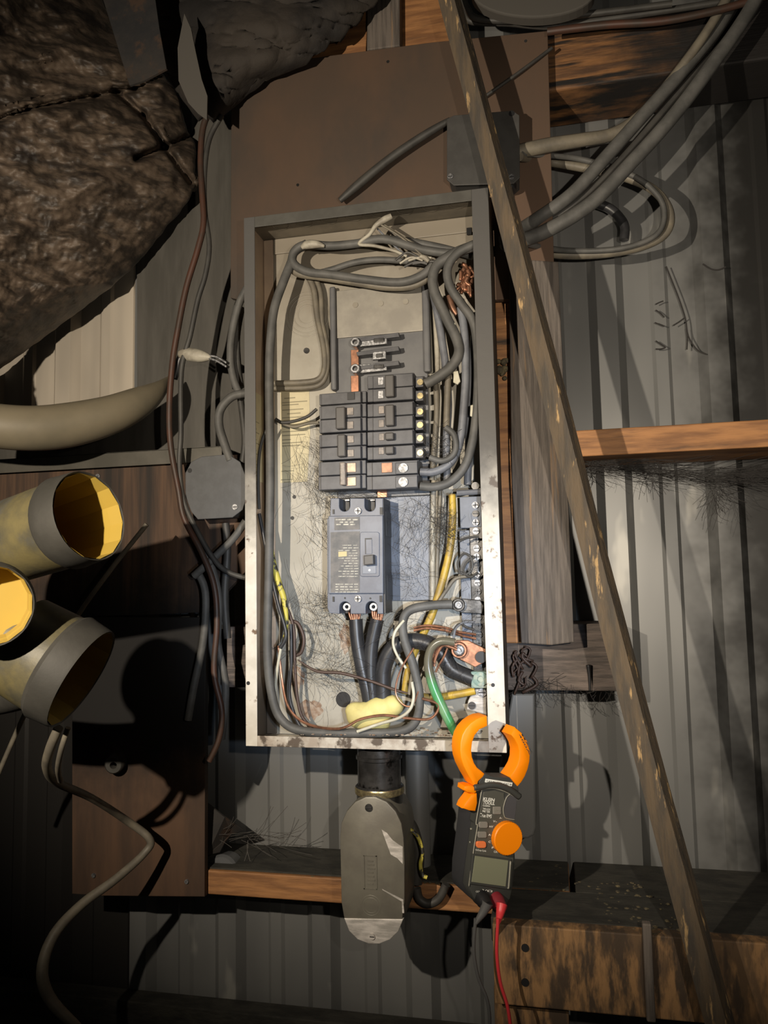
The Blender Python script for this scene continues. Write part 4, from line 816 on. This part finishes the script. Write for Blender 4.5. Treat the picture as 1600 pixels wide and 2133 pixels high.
mpart('left_jaw', left_jaw, .004, .026, 'm_or', bev=.0025, smooth='auto')
right_jaw = [(742, 278), (702, 345), (735, 385), (762, 435), (776, 490), (774, 560), (758, 615), (730, 665), (690, 720), (726, 764), (764, 806), (800, 765), (830, 715), (856, 650), (872, 580), (876, 500), (864, 435), (842, 385), (800, 325)]
rj = mpart('right_jaw', right_jaw, .004, .026, 'm_or', bev=.0025, smooth='auto')
base = [(470, 690), (560, 720), (690, 722), (766, 806), (772, 850), (600, 800), (430, 800), (412, 765)]
mpart('jaw_base', base, .002, .026, 'm_dk')
mpart('left_jaw_hinge', [(290, 800), (330, 794), (392, 806), (402, 850), (380, 872), (310, 858), (284, 838)], .004, .02, 'm_or', bev=.003, smooth='auto')
mpart('trigger', [(352, 878), (404, 866), (408, 950), (390, 1028), (330, 1022), (274, 1002), (290, 960)], .004, .02, 'm_or', bev=.003, smooth='auto')
st = mpart('rating_strip', [(478, 734), (716, 770), (710, 802), (472, 766)], .0035, .001, 'white', bev=0)
body = [(440, 828), (560, 818), (650, 845), (760, 908), (752, 1000), (740, 1100), (748, 1200), (740, 1380), (746, 1470), (722, 1700), (700, 1800), (650, 1880), (540, 1900), (430, 1880), (365, 1790), (328, 1700), (345, 1560), (375, 1330), (402, 1150), (390, 1128)]
mpart('front_case', body, 0, .018, 'm_dk', bev=.003, smooth='auto')
backb = [(440, 860), (600, 850), (745, 930), (740, 1400), (738, 1480), (700, 1760), (600, 1860), (440, 1880), (330, 1780), (318, 1700), (322, 1560), (352, 1330), (372, 1150), (385, 1030)]
mpart('back_case', backb, -.012, .050, 'm_side', bev=.004, smooth='auto')
face = [(462, 850), (560, 840), (640, 862), (640, 900), (700, 1100), (735, 1110), (728, 1400), (700, 1700), (350, 1668), (352, 1600), (392, 1340), (424, 1150), (412, 1122)]
mpart('face_plate', face, .0012, .002, 'm_face', bev=.0004)
bm = NB()
def edge(pts, lift, r, m, name, parent=None):
    bm = NB(); s = spline([tuple(v) for v in mp_(pts, lift)], 5); bm_tube(bm, s, r, 6); return obj(name, bm, M[m], parent or cm, smooth=True)
edge([(442, 836), (425, 930), (392, 1128), (404, 1152), (376, 1330), (344, 1560), (328, 1690)], .0008, .0009, 'm_edge', 'edge_trim')
edge([(395, 838), (470, 822), (560, 822), (650, 848), (720, 886), (768, 916)], .0015, .0009, 'm_edge', 'edge_trim')
edge([(375, 812), (430, 806), (520, 790), (610, 800), (700, 838), (778, 896)], .004, .0045, 'm_dk', 'barrier_ridge')
thumb = [(690, 866), (660, 900), (640, 960), (632, 1010), (640, 1060), (660, 1084), (736, 1098), (750, 1000), (756, 910)]
mpart('thumb_pad', thumb, .0022, .003, 'm_pad', bev=.0006)
edge([(700, 866), (664, 900), (642, 960), (634, 1012), (642, 1064), (664, 1086), (738, 1100)], .0024, .0007, 'm_edge', 'pad_trim')
def ell(cx, cy, rx, ry, n=40): return circ(cx, cy, rx, ry, n)
# dial: a true round knob with a knurled rim
dc = PP(*q(650, 1250), M0, MN); e1 = PP(*q(650, 1105), M0, MN); rd = (e1 - dc).length
bm = NB(); uu = MN.orthogonal().normalized(); vv = MN.cross(uu)
bm_prism(bm, [dc + MN * .010 + (uu * math.cos(a) + vv * math.sin(a)) * rd * (1 + .018 * (k % 2)) for k, a in enumerate([2 * math.pi * i / 72 for i in range(72)])], -MN * .010, .0012, 1)
obj('rotary_dial', bm, M['m_or'], cm, smooth='auto')
def pill(cx, cy, hx, hy, r): return rrect(cx, cy, hx, hy, r)
mpart('button', pill(459, 1146, 39, 28, 14), .003, .003, 'm_btn', bev=.0008)
mpart('button', pill(449, 1234, 39, 28, 14), .003, .003, 'm_btn', bev=.0008)
mpart('button', pill(440, 1322, 43, 30, 22), .0035, .003, 'm_or2', bev=.0008, label='orange oval button')
ncv = mpart('button', pill(580, 1018, 36, 34, 8), .0026, .003, 'm_btn', bev=.0008)
mpart('screen_frame', [(362, 1402), (710, 1450), (688, 1722), (336, 1672)], .0030, .003, 'm_dk', bev=.001)
mpart('lcd_screen', [(384, 1420), (680, 1462), (656, 1694), (352, 1652)], .0036, .002, 'm_lcd', bev=.0004)
edge([(698, 1468), (682, 1690), (676, 1702)], .0036, .0012, 'm_edge', 'painted_screen_highlight')  # pale strip painting a highlight along the frame's right side
for i in range(5):
    y = 1180 + i * 118
    edge([(352 - i * 7, y), (340 - i * 7, y)], -.013, .0014, 'm_edge', 'grip_rib')
dg = None
def text(body, x, y, h, lift, m, parent, name='lettering', dx=(100, 8), bold=.0):
    """flat lettering on the meter face; x, y: left end of the baseline, h: cap height, in the meter crop"""
    cu = D.curves.new(name, 'FONT'); cu.body = body; cu.size = 1; cu.offset = bold
    to = D.objects.new(name, cu); COL.objects.link(to)
    me = D.meshes.new_from_object(to.evaluated_get(bpy.context.evaluated_depsgraph_get()))
    D.objects.remove(to); D.curves.remove(cu)
    o = PP(*q(x, y), M0 + MN * lift, MN); u = (PP(*q(x + dx[0], y + dx[1]), M0 + MN * lift, MN) - o).normalized()
    v = MN.cross(u); hh = (PP(*q(x, y - h), M0 + MN * lift, MN) - o).length / .72
    bm = NB(); bm.from_mesh(me); D.meshes.remove(me)
    w = max(vv.co.x for vv in bm.verts)
    return bm, o, u, v, hh, w
def put(body, x, y, h, width, lift, m, parent, bold=.015, tilt=(100, 12)):
    bm, o, u, v, hh, w = text(body, x, y, h, lift, m, parent, dx=tilt, bold=bold)
    ww = (PP(*q(x + width, y + width * tilt[1] / tilt[0]), M0 + MN * lift, MN) - o).length / w
    for k in bm.verts: k.co = o + u * k.co.x * ww + v * k.co.y * hh
    return obj('lettering', bm, M[m], parent)
put('KLEIN', 452, 926, 28, 102, .0016, 'white', cm, .03)
put('TOOLS.', 452, 956, 26, 104, .0016, 'white', cm, .03)
put('CL2000A', 450, 978, 15, 66, .0016, 'white', cm)
put('TRMS AC/DC', 448, 1008, 16, 70, .0016, 'white', cm)
put('METER', 446, 1030, 18, 70, .0016, 'white', cm)
put('True RMS', 424, 1072, 32, 104, .0016, 'white', cm, .02)
put('NCV', 556, 1026, 22, 52, .0031, 'm_edge', ncv)
for s, x, y, w in (('V~', 542, 1120, 34), ('A~', 600, 1090, 22), ('mV', 506, 1165, 36), ('A', 500, 1240, 22), ('C', 500, 1302, 22), ('F', 528, 1355, 20), ('OFF', 548, 1390, 44)):
    put(s, x, y, 18, w, .0016, 'white', cm)
put('Hz/Duty Cycle', 384, 1372, 14, 96, .0016, 'white', cm)
put('CAT IV  600V  CAT III', 484, 760, 14, 220, .0040, 'm_face', st, .01, (236, 36))
for i, s in enumerate(('MAX', '400A')):
    o_ = q(772 + i * 22, 330 + i * 6)
    put(s, 792 - i * 22, 335 + i * 6, 15, 95, .0044, 'm_dk', rj, .01, (55, 105))
put('COM', 388, 1742, 14, 44, .0008, 'white', cm); put('VΩ', 446, 1732, 16, 90, .0008, 'white', cm)
# test leads
def lead(label, m1, m2, plug, pts, Ys):
    t = empty('test_lead', PP(*plug, M0, MN), label, 'test lead')
    a = PP(*plug, M0, MN); up = (PP(plug[0] + 4, plug[1] - 40, M0, MN) - a).normalized()
    bm = NB(); bm_lathe(bm, a, (MN + up * -.25), [(-.004, .0105), (.006, .0105), (.010, .009), (.018, .0075), (.0185, 0)], 20); obj('plug', bm, M[m1], t, smooth='auto')
    b = a + (MN - up * .25).normalized() * .016
    d0 = P(pts[0][0], pts[0][1], Ys)
    bm = NB(); bm_tube(bm, [tuple(v) for v in spline([tuple(b + up * .004), tuple(b + (d0 - b) * .3), tuple(b + (d0 - b) * .7), tuple(d0)], 5)], [.0078 - .0056 * min(1, i / 15) for i in range(16)], 12); obj('strain_relief', bm, M[m2], t, smooth='auto')
    bm = NB(); ptube(bm, [(pts[0][0] + .6, pts[0][1] - 12)] + pts, 3.6, Ys, 8); obj('cord', bm, M[m2], t, smooth='auto')
lead('black test lead plugged in the meter, hanging at the lower edge', 'black', 'lead', q(445, 1795), [(990, 1925), (987, 1980), (996, 2035), (1014, 2080), (1020, 2120), (1018, 2170)], -.345)
lead('red test lead plugged in the meter, hanging in front of the board', 'dred', 'red', q(570, 1810), [(1037, 1925), (1035, 1985), (1042, 2045), (1058, 2100), (1067, 2170)], -.345)

# ---------------------------------------------------------------- cobwebs and crumbs
def web(label, spots, n, L_, Y, r=.00022, m='web', spread=.5):
    bm = NB()
    for i in range(n):
        cx, cy, sx, sy, ang = random.choice(spots)
        x, y = random.gauss(cx, sx), random.gauss(cy, sy); a = math.radians(random.gauss(ang, 40 if spread > .12 else 8) if ang is not None else random.uniform(0, 360))
        l = random.uniform(.4, 1) * L_; pts = []
        k = random.uniform(-spread, spread); yy = Y + random.uniform(-.006, .006)
        for s in range(4):
            pts.append((x, y, yy)); x += l / 3 * math.cos(a); y += l / 3 * math.sin(a); a += k * random.uniform(.4, 1.6)
        q_ = [P(*p) for p in pts]; bm_tube(bm, [tuple(v)[:3] for v in spline([tuple(v) for v in q_], 2)], r, 3, False)
    return obj('cobweb', bm, M[m], None, label=label, cat='cobweb', kind='stuff')
web('sooty cobweb left of the small breakers', [(645, 920, 16, 30, 60), (655, 980, 10, 30, 70), (620, 960, 18, 50, 60)], 90, 70, -.19)
web('sooty cobweb around the top left of the main breaker', [(672, 1040, 12, 18, None), (650, 1090, 22, 40, 70), (720, 1030, 40, 6, 0)], 150, 50, -.2)
web('dense sooty cobweb on the plate right of the main breaker', [(850, 1110, 26, 50, 80), (860, 1060, 22, 20, None), (900, 1090, 14, 26, 80), (850, 1210, 24, 40, None)], 190, 52, -.205)
web('sooty cobweb at the foot of the main breaker, left side', [(650, 1250, 24, 40, 60), (670, 1285, 20, 20, 30), (620, 1300, 20, 50, 80)], 150, 64, -.19)
web('sooty cobweb and hair around the service cables', [(700, 1350, 26, 30, 100), (650, 1400, 28, 26, 40), (820, 1300, 24, 22, None), (740, 1400, 40, 30, None)], 170, 58, -.215)
web('dusty tangle beside the right breakers', [(915, 925, 14, 18, None), (920, 1085, 14, 26, None), (930, 1110, 10, 16, None)], 150, 34, -.225, .0003)
web('cobweb net on the neutral bar', [(960, 1290, 22, 40, None), (985, 1180, 14, 60, None), (900, 1360, 30, 30, None), (930, 1420, 30, 26, None)], 110, 40, -.23)
web('black cobweb hammock under the right girt', [(1230, 964, 20, 7, 4), (1300, 970, 50, 7, 3), (1400, 980, 60, 8, 4), (1500, 992, 40, 8, 2), (1560, 985, 30, 8, -6)], 300, 130, -.10, .00035, spread=.1)
web('black cobweb strands sagging down from the right girt', [(1350, 985, 14, 10, 60), (1500, 1010, 10, 16, 80), (1240, 970, 20, 6, 50), (1490, 1030, 8, 10, 75)], 70, 60, -.09, .0004)
web('cobweb fringe below the grooved girt', [(1180, 1440, 60, 5, 90), (1100, 1440, 14, 12, 60), (1130, 1430, 30, 10, 20)], 120, 34, -.12, .0003)
bm = NB()
for pts in ([(1388, 555), (1402, 590), (1416, 626), (1428, 664), (1434, 700), (1452, 728), (1472, 738)], [(1427, 662), (1416, 670), (1403, 678)], [(1430, 684), (1432, 704), (1431, 728)], [(1366, 634), (1374, 630), (1382, 627)], [(1366, 646), (1375, 652), (1384, 661)], [(1364, 672), (1374, 676), (1384, 680)], [(1366, 710), (1378, 718), (1386, 724), (1376, 727), (1366, 727)], [(1464, 550), (1480, 560), (1496, 562), (1512, 556)]): ptube(bm, pts, 1.5, -.02, 5, 4)
obj('cobweb', bm, M['web'], None, label='branching black web strand stuck on the right siding', cat='cobweb', kind='stuff')
web('dusty web strand above the knotty girt', [(480, 1740, 26, 8, 20), (540, 1745, 30, 8, -20)], 26, 90, -.12, .0004, 'webl', .2)
def crumbs(label, x0, x1, y0, y1, Y0, Y1, n, s, m='crud'):
    bm = NB()
    for i in range(n):
        t = random.random(); x = random.uniform(x0, x1); c = P(x, y0 + (y1 - y0) * (x - x0) / (x1 - x0), Y0); c.y = Y0 + (Y1 - Y0) * t * t
        r = random.uniform(.3, 1) * s; rr = bmesh.ops.create_icosphere(bm, subdivisions=1, radius=r)
        for v in rr['verts']: v.co = c + Vector((v.co.x * random.uniform(.8, 1.6), v.co.y, v.co.z * .6 + r * .4))
    obj('dirt_crumbs', bm, M[m], None, label=label, cat='dirt', kind='stuff')
crumbs('dirt crumbs along the top edge of the scuffed board', 1060, 1420, 1934, 1951, -.282, -.10, 240, .0035)
crumbs('dirt crumbs on top of the knotty girt', 440, 1180, 1816, 1857, -.147, -.03, 260, .003)
crumbs('dirt crumbs on the panel bottom inside', 620, 1000, 1531, 1534, -.24, -.18, 120, .0025, 'rust')
bm = NB(); bm_lathe(bm, P(462, 1818, -.12), Vector((0, -1, .15)), [(-.03, .03), (.0, .03), (.004, .026), (.004, 0)], 28); obj('knockout_cap', bm, M['jbox'], None, smooth='auto', label='grey round cap standing on the knotty girt at left', cat='cap')
bm = NB()
for i in range(14):
    x, y = 1085 + random.uniform(-14, 26), 1372 + random.uniform(-30, 40)
    ptube(bm, [(x, y), (x + random.uniform(-14, 14), y + random.uniform(6, 20)), (x + random.uniform(-20, 20), y + random.uniform(16, 40))], random.uniform(1.5, 4), -.135, 6, 3)
obj('burnt_scraps', bm, M['brn'], None, smooth=True, label='brown burnt scraps at the plank foot beside the panel', cat='debris', kind='stuff')
bm = NB(); ptube(bm, [(1226, 1385), (1228, 1410), (1229, 1440)], [5, 3, 2], -.122, 8); obj('bent_nail', bm, M['black'], None, smooth=True, label='black nail on the grooved girt right of the plank foot', cat='nail')

bm = NB(); bm_prism(bm, [P(x, y, Y) for x, y, Y in ((430, 1672, -.13), (468, 1702, -.12), (509, 1730, -.10), (482, 1738, -.10), (470, 1752, -.11), (458, 1776, -.12), (431, 1782, -.14))], YV * .004, .001)
obj('torn_rag', bm, M['strap'], None, label='torn dark rag corner hanging beside the lower left plywood', cat='rag')
crumbs('yellowish crumbs under the torn rag on the girt', 440, 520, 1808, 1816, -.14, -.06, 40, .003)
bm = NB()
for i in range(12):
    c = P(1047 + random.uniform(-9, 9), 768 + random.uniform(-22, 22), -.128 - random.uniform(0, .008))
    r = bmesh.ops.create_icosphere(bm, subdivisions=2, radius=random.uniform(.003, .007))
    for v in r['verts']: v.co += c
obj('melted_glob', bm, M['crud'], None, smooth=True, label='melted lumpy glob on the orange post beside the panel right side', cat='debris')
